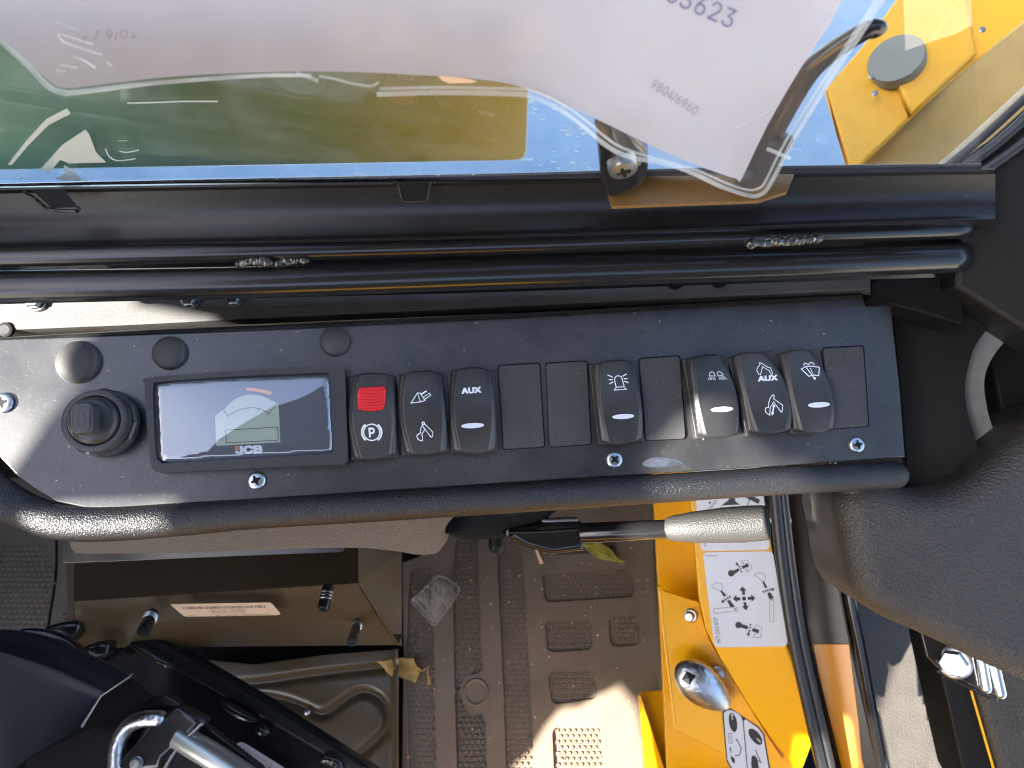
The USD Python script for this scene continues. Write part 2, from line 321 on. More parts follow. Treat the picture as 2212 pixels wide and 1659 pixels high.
m_leaf = mat('leaf_yellow', (0.66, 0.58, 0.09), 0.45, color2=(0.30, 0.34, 0.05), mottle_scale=60, translucent=(0.5, 0.42, 0.06))
m_leaf_dry = mat('leaf_dry', (0.80, 0.50, 0.13), 0.5, color2=(0.70, 0.56, 0.22), mottle_scale=70, translucent=(0.5, 0.3, 0.06))
m_lcd = mat('lcd_glass', (0.36, 0.42, 0.33), 0.35)
m_face = mat('gauge_face', (0.035, 0.050, 0.085), 0.35)
m_lcd_ink = mat('lcd_ink', (0.02, 0.025, 0.03), 0.5)
m_orange = mat('orange_print', (0.75, 0.25, 0.06), 0.5)
m_blue = mat('blue_outside', (0.22, 0.335, 0.45), 0.45, spec=0.3, color2=(0.28, 0.40, 0.50), mottle_scale=12, dust=0.35, dust_scale=0.35, dust_color=(0.5, 0.62, 0.7))
m_gradient = mat('view_gradient', (0.08, 0.13, 0.09), 0.5, spec=0.4, coat=0.2, coat_rough=0.02, dust=0.25, dust_scale=0.6, dust_color=(0.3, 0.35, 0.3),
             ramp_x=(-0.30, 0.02, [(0, (0.17, 0.36, 0.21)), (0.2, (0.12, 0.25, 0.17)), (0.42, (0.08, 0.135, 0.09)), (0.65, (0.105, 0.12, 0.04)), (0.86, (0.22, 0.17, 0.035)), (1, (0.32, 0.235, 0.05))]), mottle=0.0)  # unknown view beyond the glass, its glare put into a made-up gradient
m_hem = pane('clear_plastic', (0.95, 0.97, 0.97), 0.08, gloss=1.0, haze=0.12, haze_color=(0.75, 0.78, 0.78))
m_sleeve = pane('sleeve_plastic', (0.985, 0.985, 0.985), 0.30, gloss=0.45, haze=0.03, bump=(22, 0.15, 0.006))
m_wrap = pane('wrapper_plastic', (0.96, 0.96, 0.95), 0.06, gloss=1.0, ior=1.8, haze=0.06, haze_color=(0.8, 0.72, 0.6), bump=(160, 1.0, 0.005))
m_glass = pane('window_glass', (0.97, 0.985, 0.98), 0.0, ior=1.75, haze=0.01, haze_color=(0.7, 0.75, 0.8), spots=60)
m_gauge_lens = pane('gauge_lens', (0.97, 0.98, 1.0), 0.0, ior=2.5, haze=0.006)
m_tape = pane('tape_film', (0.9, 0.92, 0.9), 0.2, gloss=1.0, haze=0.55, haze_color=(0.72, 0.76, 0.72))
m_ground = mat('ground_gravel', (0.36, 0.33, 0.28), 0.8, mottle=0.3, mottle_scale=3)
m_roof = mat('roof_lining', (0.05, 0.05, 0.05), 0.7, mottle=0.2)

# ------------------------------------------------------------------ where the big surfaces lie
P = Plane((1106, 900), 0.400, cn(0.10, 0.17, -1))            # the switch panel
G = Plane((1106, 388), 0.354, cn(-0.035, -0.953, -0.30) * 1)   # the windscreen
G.n = -G.n if G.n @ (C - G.o) < 0 else G.n; G.v = np.cross(G.n, G.u)
ZF = 0.02
FLOOR = Plane((1150, 1300), (1.0 - ZF) / (-ray((1150, 1300))[0][2]), (0, 0, 1))
KNEE = Plane((540, 1150), 0.47, cn(0, 0.1, -1))
BOX = Plane((540, 1330), 0.66, cn(0.02, -0.25, -1))
CON = Plane((1610, 1300), 0.72, cn(-0.28, -0.10, -1))          # the yellow console's decal face
POD = Plane((2000, 1250), 0.43, cn(-0.15, 0.1, -1))
SIDE = Plane((2050, 850), 0.47, cn(-0.35, 0.1, -1))

# ================================================================== the switch panel
dash = thing('dashboard_panel', 'long black metal switch panel with domed hole plugs and a grained roll along it', 'dashboard panel')
pts = [(-420, 765), (0, 732), (250, 724), (553, 712), (1106, 686), (1659, 655), (1866, 642), (1871, 660), (1925, 658), (1944, 829), (1956, 987), (1659, 1008), (1106, 1042), (553, 1079), (375, 1089), (275, 1096), (195, 1100), (120, 1084), (70, 1054), (37, 1029), (0, 989), (-60, 930), (-420, 930)]
obj('panel_plate', plate(P, pts, -0.003, 0.0, bevel=0.0011, segs=3), m_panel, dash, smooth=25)
# the bent flange along the far edge
rows = []
for k, (dy, dh) in enumerate([(0, -0.0004), (-5, -0.0010), (-8, -0.004), (-9, -0.014), (-9, -0.05)]):
    rows.append(np.vstack([P.at([(x, y + dy)], dh) for x, y in curve([(-420, 763), (250, 724), (553, 712), (1106, 686), (1659, 655), (1864, 643)], 4)]))
obj('flange', loft(rows), m_panel, dash, smooth=60)
rl = curve([(-150, 900), (-105, 965), (-62, 1018), (-15, 1062), (40, 1098), (100, 1121), (170, 1131), (260, 1130), (400, 1121), (553, 1109), (830, 1093), (1106, 1076), (1400, 1057), (1659, 1040), (1850, 1030), (1931, 1026)], 8)
rr = np.interp(rl[:, 0], [-150, 100, 400, 553, 1930], [0.0098, 0.0095, 0.0088, 0.0083, 0.0082])
obj('padded_roll', rod(np.vstack([P.at([p], -0.003) for p in rl]), rr, 40, 6), m_rail, dash, smooth=True)
def dome_plug(x, y, rpx, material=m_blank):
    r = rpx * 0.4 / FPX; o = P.at([(x, y)], 0.0)[0]
    prof = [(r * 1.0, -0.0005), (r * 1.02, 0.0006), (r * 0.99, 0.0016)] + [(r * 0.99 * math.cos(q), 0.0016 + r * 0.42 * math.sin(q)) for q in np.linspace(0.1, math.pi / 2 - 0.02, 9)] + [(0.0001, 0.0016 + r * 0.42)]
    obj('hole_plug', lathe(o, P.n, prof, 40), material, dash, smooth=True)
for a in ((171, 783, 44), (368, 763, 35), (724, 738, 32)): dome_plug(*a)
def screw(x, y, rpx, turn=0.4, d=0.4, pl=P, parent=dash):
    r = rpx * d / FPX; o = pl.at([(x, y)], 0.0)[0]
    prof = [(r, -0.0005), (r, 0.0011), (r * 0.96, 0.0016), (r * 0.8, 0.0021), (r * 0.6, 0.0024)]
    h = [(r * 0.6, 0.0024), (0.0001, 0.0024)]
    s = obj('screw', lathe(o, pl.n, prof + h[1:], 30), m_zinc, parent, smooth=40)
    # cross recess: four walls let into the head, built as a dark-lipped cross
    c, s_ = math.cos(turn), math.sin(turn)
    w, l = r * 0.13, r * 0.55
    pg = shapely.union_all([box(-l, -w, l, w), box(-w, -l, w, l), box(-w * 2, -w * 2, w * 2, w * 2)]).buffer(-r * 0.05).buffer(r * 0.05)
    pg = affinity.rotate(pg, math.degrees(turn), origin=(0, 0)); uv = np.array([(o - pl.o) @ pl.u, (o - pl.o) @ pl.v]); pg = affinity.translate(pg, *uv)
    obj('cross_recess', lift(pl, solid(pg, 0.0015, 0.00250)), m_matte, s, smooth=False)
for a in ((8, 871, 21, 0.3), (555, 1038, 18.5, 0.5), (1326, 993, 18, 0.75), (1849, 961, 18, 0.2)): screw(*a)
# bare worn chip in the paint near the edge
obj('paint_chip', drape(P, Polygon(curve([(1388, 1000), (1405, 990), (1430, 988), (1455, 992), (1478, 999), (1460, 1006), (1420, 1010), (1395, 1008)], 4, True)), 0.00025), m_cast, dash, smooth=False)

# ------------------------------------------------------------------ rocker switches
HT = 0.0108
def rocker(c8, label, marks, lamp=None, tilt=0.0, red=None):
    t = thing('rocker_switch', label, 'rocker switch', 'rocker switches along the panel')
    q = P.uv(c8, HT)                                           # TL, T, TR, R, BR, B, BL, L
    TL, T_, TR, R_, BR, B_, BL, L_ = q
    def quad(a, m, b, n=14):                                    # through a, m (about half way), b
        s = np.linspace(0, 1, n)[:, None]; c = 2 * m - 0.5 * (a + b); return (1 - s) ** 2 * a + 2 * s * (1 - s) * c + s ** 2 * b
    out = np.vstack([quad(TL, T_, TR)[:-1], quad(TR, R_, BR)[:-1], quad(BR, B_, BL)[:-1], quad(BL, L_, TL)[:-1]])
    g = Polygon(out).buffer(-0.0013, quad_segs=6).buffer(0.0013, quad_segs=6)
    lf = np.polyfit([BL[1], L_[1], TL[1]], [BL[0], L_[0], TL[0]], 2); rf = np.polyfit([BR[1], R_[1], TR[1]], [BR[0], R_[0], TR[0]], 2)
    vb, vt = B_[1], T_[1]
    ext = g.exterior
    def hf(u, v, edge=True):
        u = np.asarray(u, float); v = np.asarray(v, float)
        a, b = np.polyval(lf, v), np.polyval(rf, v); s = (2 * u - a - b) / np.maximum(b - a, 1e-4); tt = (v - vb) / (vt - vb) * 2 - 1
        h = HT - 0.0030 * tt ** 2 + tilt * tt
        crease = 0.83 - 0.20 * tt ** 2
        x = np.clip((np.abs(s) - crease) / 0.05, 0, 1); h = h - 0.0007 * x * x * (3 - 2 * x) - 0.0016 * np.clip((np.abs(s) - crease) / 0.3, 0, 1)
        if edge:
            d = shapely.distance(shapely.points(u, v), ext); r = 0.0010; e = np.clip(r - d, 0, r)
            h = h - (r - np.sqrt(np.maximum(r * r - e * e, 0)))
        return h
    bd = resample(np.array(ext.coords)[:-1], 0.0006)
    x0, y0, x1, y1 = g.bounds; gx, gy = np.meshgrid(np.arange(x0, x1, 0.00055), np.arange(y0, y1, 0.0007)); gp = np.c_[gx.ravel(), gy.ravel()]
    gp = gp[shapely.contains_xy(g.buffer(-0.0002), gp[:, 0], gp[:, 1])]
    allp = np.vstack([bd, gp]); tri = Delaunay(allp).simplices
    cen = allp[tri].mean(1); tri = tri[shapely.contains_xy(g, cen[:, 0], cen[:, 1])]
    a, b, c = allp[tri[:, 0]], allp[tri[:, 1]], allp[tri[:, 2]]
    flip = ((b - a)[:, 0] * (c - a)[:, 1] - (b - a)[:, 1] * (c - a)[:, 0]) < 0
    tri = np.where(flip[:, None], tri[:, ::-1], tri)
    top = trimesh.Trimesh(np.c_[allp, hf(allp[:, 0], allp[:, 1])], tri, process=False)
    k = len(bd); cc = bd.mean(0); low = cc + (bd - cc) * 1.0
    lowv = np.c_[low, np.full(k, 0.0030)]; hiv = np.c_[bd, hf(bd[:, 0], bd[:, 1])]; i = np.arange(k); j = (i + 1) % k
    ccw = Polygon(bd).exterior.is_ccw
    sf = np.vstack([np.c_[i, j, k + j], np.c_[i, k + j, k + i]]); sf = sf if ccw else sf[:, ::-1]
    side = trimesh.Trimesh(np.vstack([lowv, hiv]), sf, process=False)
    act = obj('actuator', lift(P, cat(top, side)), m_switch, t, smooth=50)
    mr = np.array(Polygon(out).minimum_rotated_rectangle.exterior.coords)[:-1]
    bz = affinity.scale(Polygon(mr), 1.02, 0.955).buffer(0.0001).buffer(-0.0012).buffer(0.0012, quad_segs=5)
    obj('bezel', lift(P, solid(bz, -0.001, 0.0042, 0.0006)), m_bezel, t, smooth=30)
    lift_h = lambda u, v: hf(u, v, False) + 0.00006
    for name, geo in marks: obj(name, drape(P, geo, lift_h, 0.0012, h=HT - 0.0008), m_white, act, smooth=False)
    if lamp:
        x, y, rx, ry = lamp
        e = affinity.rotate(affinity.scale(Point(x, y).buffer(1, quad_segs=16), rx, ry), -3)
        obj('indicator', drape(P, e, lambda u, v: hf(u, v, False) + 0.00012, 0.001, h=HT - 0.0008), m_lens, act, smooth=False)
    if red:
        pg = Polygon(P.uv(red, HT + 0.002)); pg = pg.buffer(-0.0012).buffer(0.0012, quad_segs=5)
        x0, y0, x1, y1 = pg.bounds
        body = solid(pg, 0.008, 0.0122, 0.0010, 4)
        s = obj('lock_slider', lift(P, body), m_red, t, smooth=40)
        for kk in range(7):
            yy = y1 - 0.0024 - kk * 0.00165; xs = np.linspace(x0 + 0.0014, x1 - 0.0014, 9); uv = np.c_[xs, yy - 0.0006 * (1 - ((xs - xs.mean()) / (x1 - x0) * 2) ** 2) + (xs - xs.mean()) * 0.06]
            obj('grip_rib', rod(P.w(uv, 0.01215), 0.00042, 8, 2), m_red, s, smooth=True)
    return t
def Z(ox, oy, k): return lambda pts: [(ox + k * x, oy + k * y) for x, y in pts]
z2, z3, z4 = Z(741, 774.2, 0.155), Z(1260.8, 746.55, 0.17), Z(1559.5, 735.5, 0.15)
def arc(cx, cy, r, a0, a1, n=20): return [(cx + r * math.cos(math.radians(a)), cy + r * math.sin(math.radians(a))) for a in np.linspace(a0, a1, n)]
U_ = shapely.union_all
park = U_([Point(803, 934).buffer(18.6, quad_segs=16).difference(Point(803, 934).buffer(16.2, quad_segs=16)), line(arc(803, 934, 21.4, 128, 232), 3.4), line(arc(803, 934, 21.4, -52, 52), 3.4), text_px('P', (797.3, 944), (810.5, 943.2), 19, 3)])
rocker([(761, 807), (806, 802), (849.5, 806), (855, 898), (855, 977), (806, 992), (761, 986.5), (752, 898)], 'black rocker switch with a red ribbed lock slider above a parking brake symbol',
       [('parking_symbol', park)], red=[(775, 836), (829, 833), (833.5, 842), (831, 873), (826, 884), (800, 888), (774, 884), (771, 866), (772, 845)])
ham = U_([ring(z2([(950, 625), (1035, 485), (1075, 485), (1145, 590), (1080, 608)]), 1.7), line(z2([(1037, 485), (1080, 608)]), 1.5), line(z2([(1085, 505), (1165, 455)]), 3.2), ring(z2([(1117, 545), (1205, 487), (1223, 515), (1138, 573)]), 1.6)])
armA = U_([ring(z2([(1108, 925), (1085, 975), (1076, 1045), (1035, 1062), (1028, 1085), (1045, 1125), (1075, 1143), (1105, 1145), (1108, 1095), (1097, 1055), (1130, 1010), (1135, 985), (1115, 950), (1225, 1095), (1248, 1085), (1250, 1025), (1140, 918)]), 1.6), Point(z2([(1118, 902)])[0]).buffer(3.4).difference(Point(z2([(1118, 902)])[0]).buffer(1.6))])
rocker([(863, 808), (911.5, 797.5), (953, 803), (964, 890), (967, 969.5), (916, 982), (874, 974), (861, 890)], 'black rocker switch with a breaker symbol above an excavator arm symbol', [('breaker_symbol', ham), ('arm_symbol', armA)], tilt=0.0006)
auxt = affinity.scale(text_px('AUX', (997, 850.4), (1039.6, 847.4), 11.2, 6), 1, 1)
rocker([(975, 797.5), (1025, 790), (1062, 797.5), (1071, 883), (1072, 966), (1031, 978), (978, 971), (971.5, 883)], 'black rocker switch marked AUX with a white lens, beside the breaker switch', [('lettering', auxt)], (1020.8, 919.6, 24.6, 5.6))
bea = U_([ring(z3([(385, 568), (540, 556), (505, 524), (410, 532)]), 1.6), line(z3([(410, 533), (393, 450), (395, 410), (415, 388), (445, 382), (475, 392), (490, 425), (512, 522)]), 2.0)] + [line(z3(p), 2.3) for p in ([(305, 373), (370, 400)], [(318, 434), (370, 431)], [(325, 488), (372, 462)], [(495, 390), (548, 358)], [(510, 421), (558, 418)], [(515, 452), (568, 472)])])
rocker([(1286, 784), (1332, 774), (1370, 778), (1388, 865), (1392.5, 945.5), (1346, 959), (1301.6, 950.5), (1289, 865)], 'black rocker switch with a beacon lamp symbol, standing between blank plates', [('beacon_symbol', bea)], (1345.8, 900, 23.6, 5.3))
lam = U_([ring(z3(p), 1.4) for p in ([(1597, 387), (1600, 352), (1615, 336), (1632, 333), (1655, 345), (1668, 388)], [(1697, 350), (1705, 335), (1725, 330), (1750, 342), (1772, 372), (1708, 388)])] + [line(z3(p), 1.1) for p in ([(1597, 400), (1575, 442)], [(1612, 402), (1603, 440)], [(1627, 404), (1624, 440)], [(1643, 406), (1645, 440)], [(1660, 406), (1670, 440)], [(1720, 402), (1728, 437)], [(1733, 398), (1748, 437)], [(1747, 394), (1768, 436)], [(1762, 390), (1790, 434)], [(1778, 388), (1818, 432)])])
rocker([(1492, 772), (1534, 762), (1568.5, 767), (1596, 856), (1602.5, 935), (1558, 944.6), (1514, 937), (1499, 856)], 'black rocker switch with a twin work lamp symbol, its lower half in the sun', [('lamp_symbol', lam)], (1558.8, 884.6, 24, 5.5))
a1 = ring(z4([(545, 320), (570, 320), (665, 385), (700, 392), (725, 470), (718, 495), (695, 480), (685, 440), (590, 375), (550, 495), (530, 490), (500, 430), (515, 390), (555, 345)]), 1.5)
a2 = ring(z4([(725, 785), (745, 800), (735, 842), (870, 935), (863, 1030), (845, 1025), (735, 885), (690, 970), (690, 1075), (640, 1045), (618, 1005), (628, 972), (668, 965), (666, 900), (690, 825)]), 1.5)
ar = U_([line(z4([(742, 945), (726, 1055)]), 2.6), Polygon(z4([(745, 912), (765, 962), (718, 955)])), Polygon(z4([(724, 1082), (706, 1034), (752, 1040)]))])
au2 = text_px('AUX', z4([(513, 588)])[0], z4([(797, 570)])[0], 10.3, 6)
rocker([(1590, 764), (1632, 756.5), (1667.5, 764), (1707, 842), (1718, 926), (1667.5, 936), (1625.5, 929), (1602, 842)], 'black rocker switch with AUX and two excavator arm symbols, next to the washer switch', [('arm_symbol', a1), ('lettering', au2), ('arm_symbol', a2), ('arrow_symbol', ar)])
fan = U_([ring(z4([(1142, 410), (1210, 377), (1300, 369), (1405, 387), (1385, 510), (1310, 498), (1245, 518)]), 2.1), line(z4([(1215, 390), (1322, 548)]), 2.1), Point(z4([(1325, 548)])[0]).buffer(2.9)] + [line(z4(p), 2.2) for p in ([(1273, 395), (1279, 415)], [(1283, 428), (1290, 447)], [(1296, 458), (1302, 477)])] + [line(z4(curve(p, 5)), 2.0) for p in ([(1182, 362), (1188, 335), (1210, 324), (1238, 345), (1245, 356)], [(1252, 356), (1262, 330), (1288, 314), (1318, 328), (1332, 354)])])
rocker([(1692, 760), (1737, 751), (1766.5, 760), (1801, 838), (1810, 923), (1766.5, 934), (1724, 926), (1703, 838)], 'black rocker switch with a windscreen washer symbol, the last before the end blank', [('washer_symbol', fan)], (1768, 874.7, 23.6, 5.8))

# ------------------------------------------------------------------ blank plates
for q, lab in (([(1076, 790), (1165, 785), (1176, 965), (1088, 970)], 'flat grey blanking plate beside the AUX lens switch'), ([(1180, 785), (1268, 780), (1277, 959), (1188, 965)], 'flat grey blanking plate just before the beacon switch'),
               ([(1381.5, 775), (1468, 769), (1481, 947), (1395, 951)], 'flat grey blanking plate between beacon switch and lamp switch, one corner in the sun'), ([(1779, 752), (1865, 747.5), (1876, 920.5), (1793, 926)], 'flat grey blanking plate at the panel end, beyond the washer switch')):
    t = thing('blanking_plate', lab, 'blanking plate', 'blank plates between the switches')
    obj('cover', plate(P, q, -0.001, 0.0020, 0.0004, r=0.0017), m_blank, t)
    obj('seam', plate(P, affinity.scale(Polygon(q), 1.045, 1.022).exterior.coords[:-1], -0.001, 0.0003, r=0.0017), m_matte, t, smooth=False)

# ------------------------------------------------------------------ instrument
zg = Z(304.15, 774.2, 0.2)
gau = thing('instrument_gauge', 'rectangular instrument display with clear lens, blank screen and JCB lettering', 'gauge')
HB = 0.0075
outer = Polygon(P.uv(curve([(312, 826), (318, 818), (330, 814), (420, 807), (553, 798), (700, 790.5), (733, 791), (744, 800), (748, 880), (751, 985), (746, 998), (730, 1003), (553, 1011), (370, 1021), (345, 1020), (328, 1008), (319, 940)], 5, True), HB))
lens_px = curve([(331, 838), (336, 829), (350, 825), (520, 813), (690, 806), (705, 808), (712, 818), (717, 890), (720, 962), (715, 975), (700, 980), (530, 990), (365, 1000), (348, 996), (338, 985), (333, 910)], 5, True)
inner = Polygon(P.uv(lens_px, HB))
obj('bezel', lift(P, solid(outer.difference(inner.buffer(0.0002)), -0.001, HB, 0.0024, 5)), m_bezel, gau, smooth=40)
obj('display_face', lift(P, solid(inner.buffer(0.0001), 0.0008, 0.0022)), m_face, gau, smooth=False)
HF = 0.0023
lcdp = Polygon(zg([(803, 625), (890, 548), (940, 495), (1010, 440), (1090, 398), (1180, 380), (1290, 393), (1390, 428), (1478, 478), (1490, 520), (1507, 905), (822, 945), (812, 930)]))
lcd = obj('screen', drape(P, lcdp, HF, h=HF), m_lcd, gau, smooth=False)
outarc = zg(curve([(892, 560), (960, 480), (1060, 415), (1180, 387), (1330, 412), (1475, 480)], 6)); inarc = zg(curve([(940, 620), (1050, 562), (1160, 535), (1275, 542), (1395, 600)], 6))
dial = U_([line(outarc, 1.3), line(inarc, 1.3), line(zg([(892, 560), (960, 638)]), 1.3), line(zg([(1475, 480), (1370, 612)]), 1.3)] + [line(zg(p), 1.2) for p in ([(1044, 562), (1054, 582)], [(1160, 537), (1162, 558)], [(1277, 543), (1271, 572)])])
obj('dial_scale', drape(P, dial, HF + 0.0003, h=HF), m_lcd_ink, lcd, smooth=False)
obj('readout_frame', drape(P, ring(zg([(918, 775), (1478, 743), (1488, 885), (925, 912)]), 1.4), HF + 0.0003, h=HF), m_lcd_ink, lcd, smooth=False)
obj('orange_band', drape(P, Polygon(zg([(1138, 318), (1210, 318), (1330, 338), (1420, 362), (1402, 398), (1310, 370), (1200, 350), (1140, 349)])), HF + 0.0001, h=HF), m_orange, gau, smooth=False)
obj('lettering', drape(P, text_px('JCB', zg([(1020, 1028)])[0], zg([(1317, 1014)])[0], 14.5, 7), HF + 0.0001, h=HF), m_white, gau, smooth=False)
obj('logo_square', drape(P, ring(zg([(1022, 955), (1050, 953), (1051, 980), (1023, 982)]), 2.2), HF + 0.0002, h=HF), m_orange, gau, smooth=False)
bd = resample(np.array(inner.exterior.coords)[:-1], 0.0012); x0, y0, x1, y1 = inner.bounds
gx, gy = np.meshgrid(np.arange(x0, x1, 0.0016), np.arange(y0, y1, 0.0016)); gp = np.c_[gx.ravel(), gy.ravel()]; gp = gp[shapely.contains_xy(inner.buffer(-0.0005), gp[:, 0], gp[:, 1])]
ap = np.vstack([bd, gp]); tri = Delaunay(ap).simplices; ce = ap[tri].mean(1); tri = wind(ap, tri[shapely.contains_xy(inner, ce[:, 0], ce[:, 1])])
dd = shapely.distance(shapely.points(ap), inner.exterior); cu = (ap[:, 0] - x0) / (x1 - x0) * 2 - 1; cv = (ap[:, 1] - y0) / (y1 - y0) * 2 - 1
hh = HB - 0.0016 + np.sqrt(np.clip(1 - np.clip(1 - dd / 0.0032, 0, 1) ** 2, 0, 1)) * 0.0022 + 0.0012 * (1 - cu ** 2) * (1 - cv ** 2)
lm = trimesh.Trimesh(P.w(ap, hh), tri, process=False)
if (lm.face_normals.sum(0) @ P.n) < 0: lm.invert()
obj('lens', lm, m_gauge_lens, gau, smooth=True)

# ------------------------------------------------------------------ ignition switch
ign = thing('ignition_switch', 'round black ignition switch with a raised key grip and stepped collars', 'ignition switch')
o = P.at([(234, 916)], 0.0)[0]; mmpx = 0.4 / FPX
obj('base_ring', lathe(o, P.n, [(0.0178, -0.001), (0.0182, 0.002), (0.0178, 0.0040), (0.0165, 0.0048), (0.0158, 0.0048)], 44), m_gloss, ign, smooth=40)
obj('hex_nut', lathe(o, P.n, [(0.0182, 0.0046), (0.0182, 0.0085), (0.0172, 0.0096), (0.012, 0.0096)], 12), m_switch, ign, smooth=False)
ringm = obj('collar', lathe(o, P.n, [(0.0160, 0.0094), (0.0164, 0.0140), (0.0160, 0.0158), (0.0146, 0.0162), (0.0132, 0.0160), (0.0130, 0.0140), (0.0128, 0.0120)], 48), m_switch, ign, smooth=40)
obj('knob', lathe(o, P.n, [(0.0122, 0.012), (0.0123, 0.0172), (0.0116, 0.0186), (0.0098, 0.0196), (0.0050, 0.0204), (0.0001, 0.0205)], 44), m_switch, ign, smooth=40)
ko = np.array([(o - P.o) @ P.u, (o - P.o) @ P.v])
kg = affinity.rotate(affinity.translate(box(-0.0052, -0.0080, 0.0052, 0.0080).buffer(-0.003).buffer(0.003, quad_segs=8), *ko), 4)
kp = obj('key_grip', lift(P, solid(kg, 0.018, 0.0290, 0.0014, 4)), m_switch, ign, smooth=40)
kr = affinity.rotate(affinity.translate(box(-0.0017, -0.0044, 0.0017, 0.0044), *ko), 4)
obj('slot_frame', lift(P, solid(kr.difference(kr.buffer(-0.0004)), 0.0288, 0.02915)), m_gloss, kp, smooth=False)
zi = Z(0, 829.5, 0.25)
obj('position_mark', drape(P, line(zi([(590, 548), (605, 532)]), 1.2).union(Point(zi([(757, 597)])[0]).buffer(2.6).difference(Point(zi([(757, 597)])[0]).buffer(1.7))), 0.01625, h=0.0162), m_white, ringm, smooth=False)

# ================================================================== windscreen frame behind the panel
def xs_row(pts, d, n=6, dx=0.0):                               # a line across the picture: (x, y) points at depth d
    return np.vstack([wp(x, y, d + dx * (x - 1106) / 1106) for x, y in curve(pts, n)])
frame = thing('windscreen_surround', 'black painted steel sill and two welded tubes under the windscreen', 'window frame')
top = [(-120, 409), (0, 406), (553, 397), (1106, 388), (1659, 374), (2150, 366)]
def off(pts, ys): return [(x, y + q) for (x, y), q in zip(pts, ys)]
lip = [(-120, 536), (0, 532), (553, 519), (1106, 505), (1659, 486), (2150, 470)]
rows = [xs_row(off(top, [-2] * 6), 0.372), xs_row(off(top, [-3] * 6), 0.358), xs_row(top, 0.3545), xs_row(off(top, [5] * 6), 0.3545), xs_row(off(top, [8] * 6), 0.356)]
for q in np.linspace(0.1, 0.92, 6): rows.append(xs_row([(a[0], a[1] + (b[1] - a[1]) * q) for a, b in zip(top, lip)], 0.356 + 0.020 * q - 0.012 * q ** 4))
for dy, d in ((-4, 0.3655), (0, 0.3640), (3, 0.3638), (6, 0.3650), (8, 0.368), (8.5, 0.376)): rows.append(xs_row(off(lip, [dy] * 6), d))
obj('sill_plate', loft(rows), mat('sill_satin', (0.006, 0.006, 0.0065), 0.33, spec=0.35, bump=(500, 0.05, 0.0003), dust=0.6, film=0.006), frame, smooth=35)
def bar(pts, d, rpx, name, n=24, flat=1.0):
    c = curve(pts, 8); r = rpx * d / FPX
    return obj(name, tube(np.vstack([wp(x, y, d + 0.02 * (x - 1106) / 1106) for x, y in c]), r, n), m_sill, frame, smooth=True)
obj('back_sheet', loft([xs_row(off(lip, [2] * 6), 0.385), xs_row(off(lip, [40] * 6), 0.412), xs_row(off(lip, [125] * 6), 0.430)]), m_sill, frame, smooth=40)
bar([(-120, 560), (0, 556), (553, 543), (1106, 528), (1659, 509), (2090, 495)], 0.381, 21, 'upper_tube')
bar([(-120, 624), (0, 620), (553, 609), (1106, 590), (1659, 572), (2080, 556)], 0.386, 34, 'lower_tube')
def weld(x0, y0, x1, y1, d, rpx, seed):
    rg = np.random.default_rng(seed); ms = []
    for k in range(9):
        q = k / 8; x, y = x0 + (x1 - x0) * q, y0 + (y1 - y0) * q; s = trimesh.creation.icosphere(2, 1.0)
        v = s.vertices * (rpx * d / FPX) * np.array([1.0, 0.75, 0.6]) * (0.7 + 0.5 * rg.random()); v = v + 0.12 * rpx * d / FPX * (meshkit.noise(s.vertices * 2.2 + k * 9)[:, None] - 0.5) * s.vertices * 3
        ms.append(trimesh.Trimesh(wp(x + rg.normal() * 1.5, y + rg.normal() * 2, d)[None] + v @ np.stack([R, U, F]), s.faces, process=False))
    obj('weld_bead', cat(*ms), m_weld, frame, smooth=True)
weld(518, 569, 575, 563, 0.368, 12, 3); weld(600, 566, 662, 563, 0.370, 9, 4); weld(1626, 526, 1762, 519, 0.371, 14, 5)
def clip(px, rim):                                             # a folded tab socket in the sill
    t = obj('clip_socket', cat(*[tube(np.vstack([wp(x, y, 0.3500 + 0.003 * (k % 2)) for k, (x, y) in enumerate(curve(rim, 4))]), 0.0009, 8)]), m_gloss, frame, smooth=True)
    pg = [wp(x, y, 0.3508) for x, y in px]
    obj('socket_mouth', trimesh.Trimesh(np.array(pg), [[0, 1, 2], [0, 2, 3]], process=False), m_matte, t, smooth=False)
clip([(70, 412), (140, 410), (168, 447), (112, 450)], [(52, 414), (80, 432), (108, 452), (164, 456), (170, 449)])
clip([(866, 396), (922, 394), (918, 428), (872, 430)], [(852, 394), (860, 398), (868, 428), (878, 435), (916, 434), (924, 426), (929, 396), (938, 394)])
# plastic cowl between tubes and panel
cow = thing('plastic_cowl', 'grainy dark plastic cowl strip between the lower tube and the switch panel', 'cowl')
ct = [(-120, 640), (0, 634), (553, 622), (1106, 604), (1659, 585), (1880, 578)]
cb = [(-120, 728), (0, 716), (290, 704), (553, 690), (1106, 664), (1659, 637), (1860, 626)]
cbx = lambda x: float(np.interp(x, [p[0] for p in cb], [p[1] for p in cb]))
rows = []
for q, d in ((0, 0.432), (0.5, 0.432), (0.9, 0.431), (0.97, 0.4315), (1.0, 0.4335)): rows.append(np.vstack([wp(x, y + (cbx(x) - y) * q, d) for x, y in curve(ct, 8)]))
rows.append(np.vstack([wp(x, cbx(x) + 9, 0.440) for x, y in curve(ct, 8)])); rows.append(np.vstack([wp(x, cbx(x) + 14, 0.47) for x, y in curve(ct, 8)]))
obj('cowl_strip', loft(rows), m_cowl, cow, smooth=40)
obj('drain_notch', lathe(wp(12, 712, 0.4305), -F, [(0.0045, -0.002), (0.0045, 0.0006), (0.003, 0.0010), (0.0001, 0.0010)], 20), m_matte, cow, smooth=False)
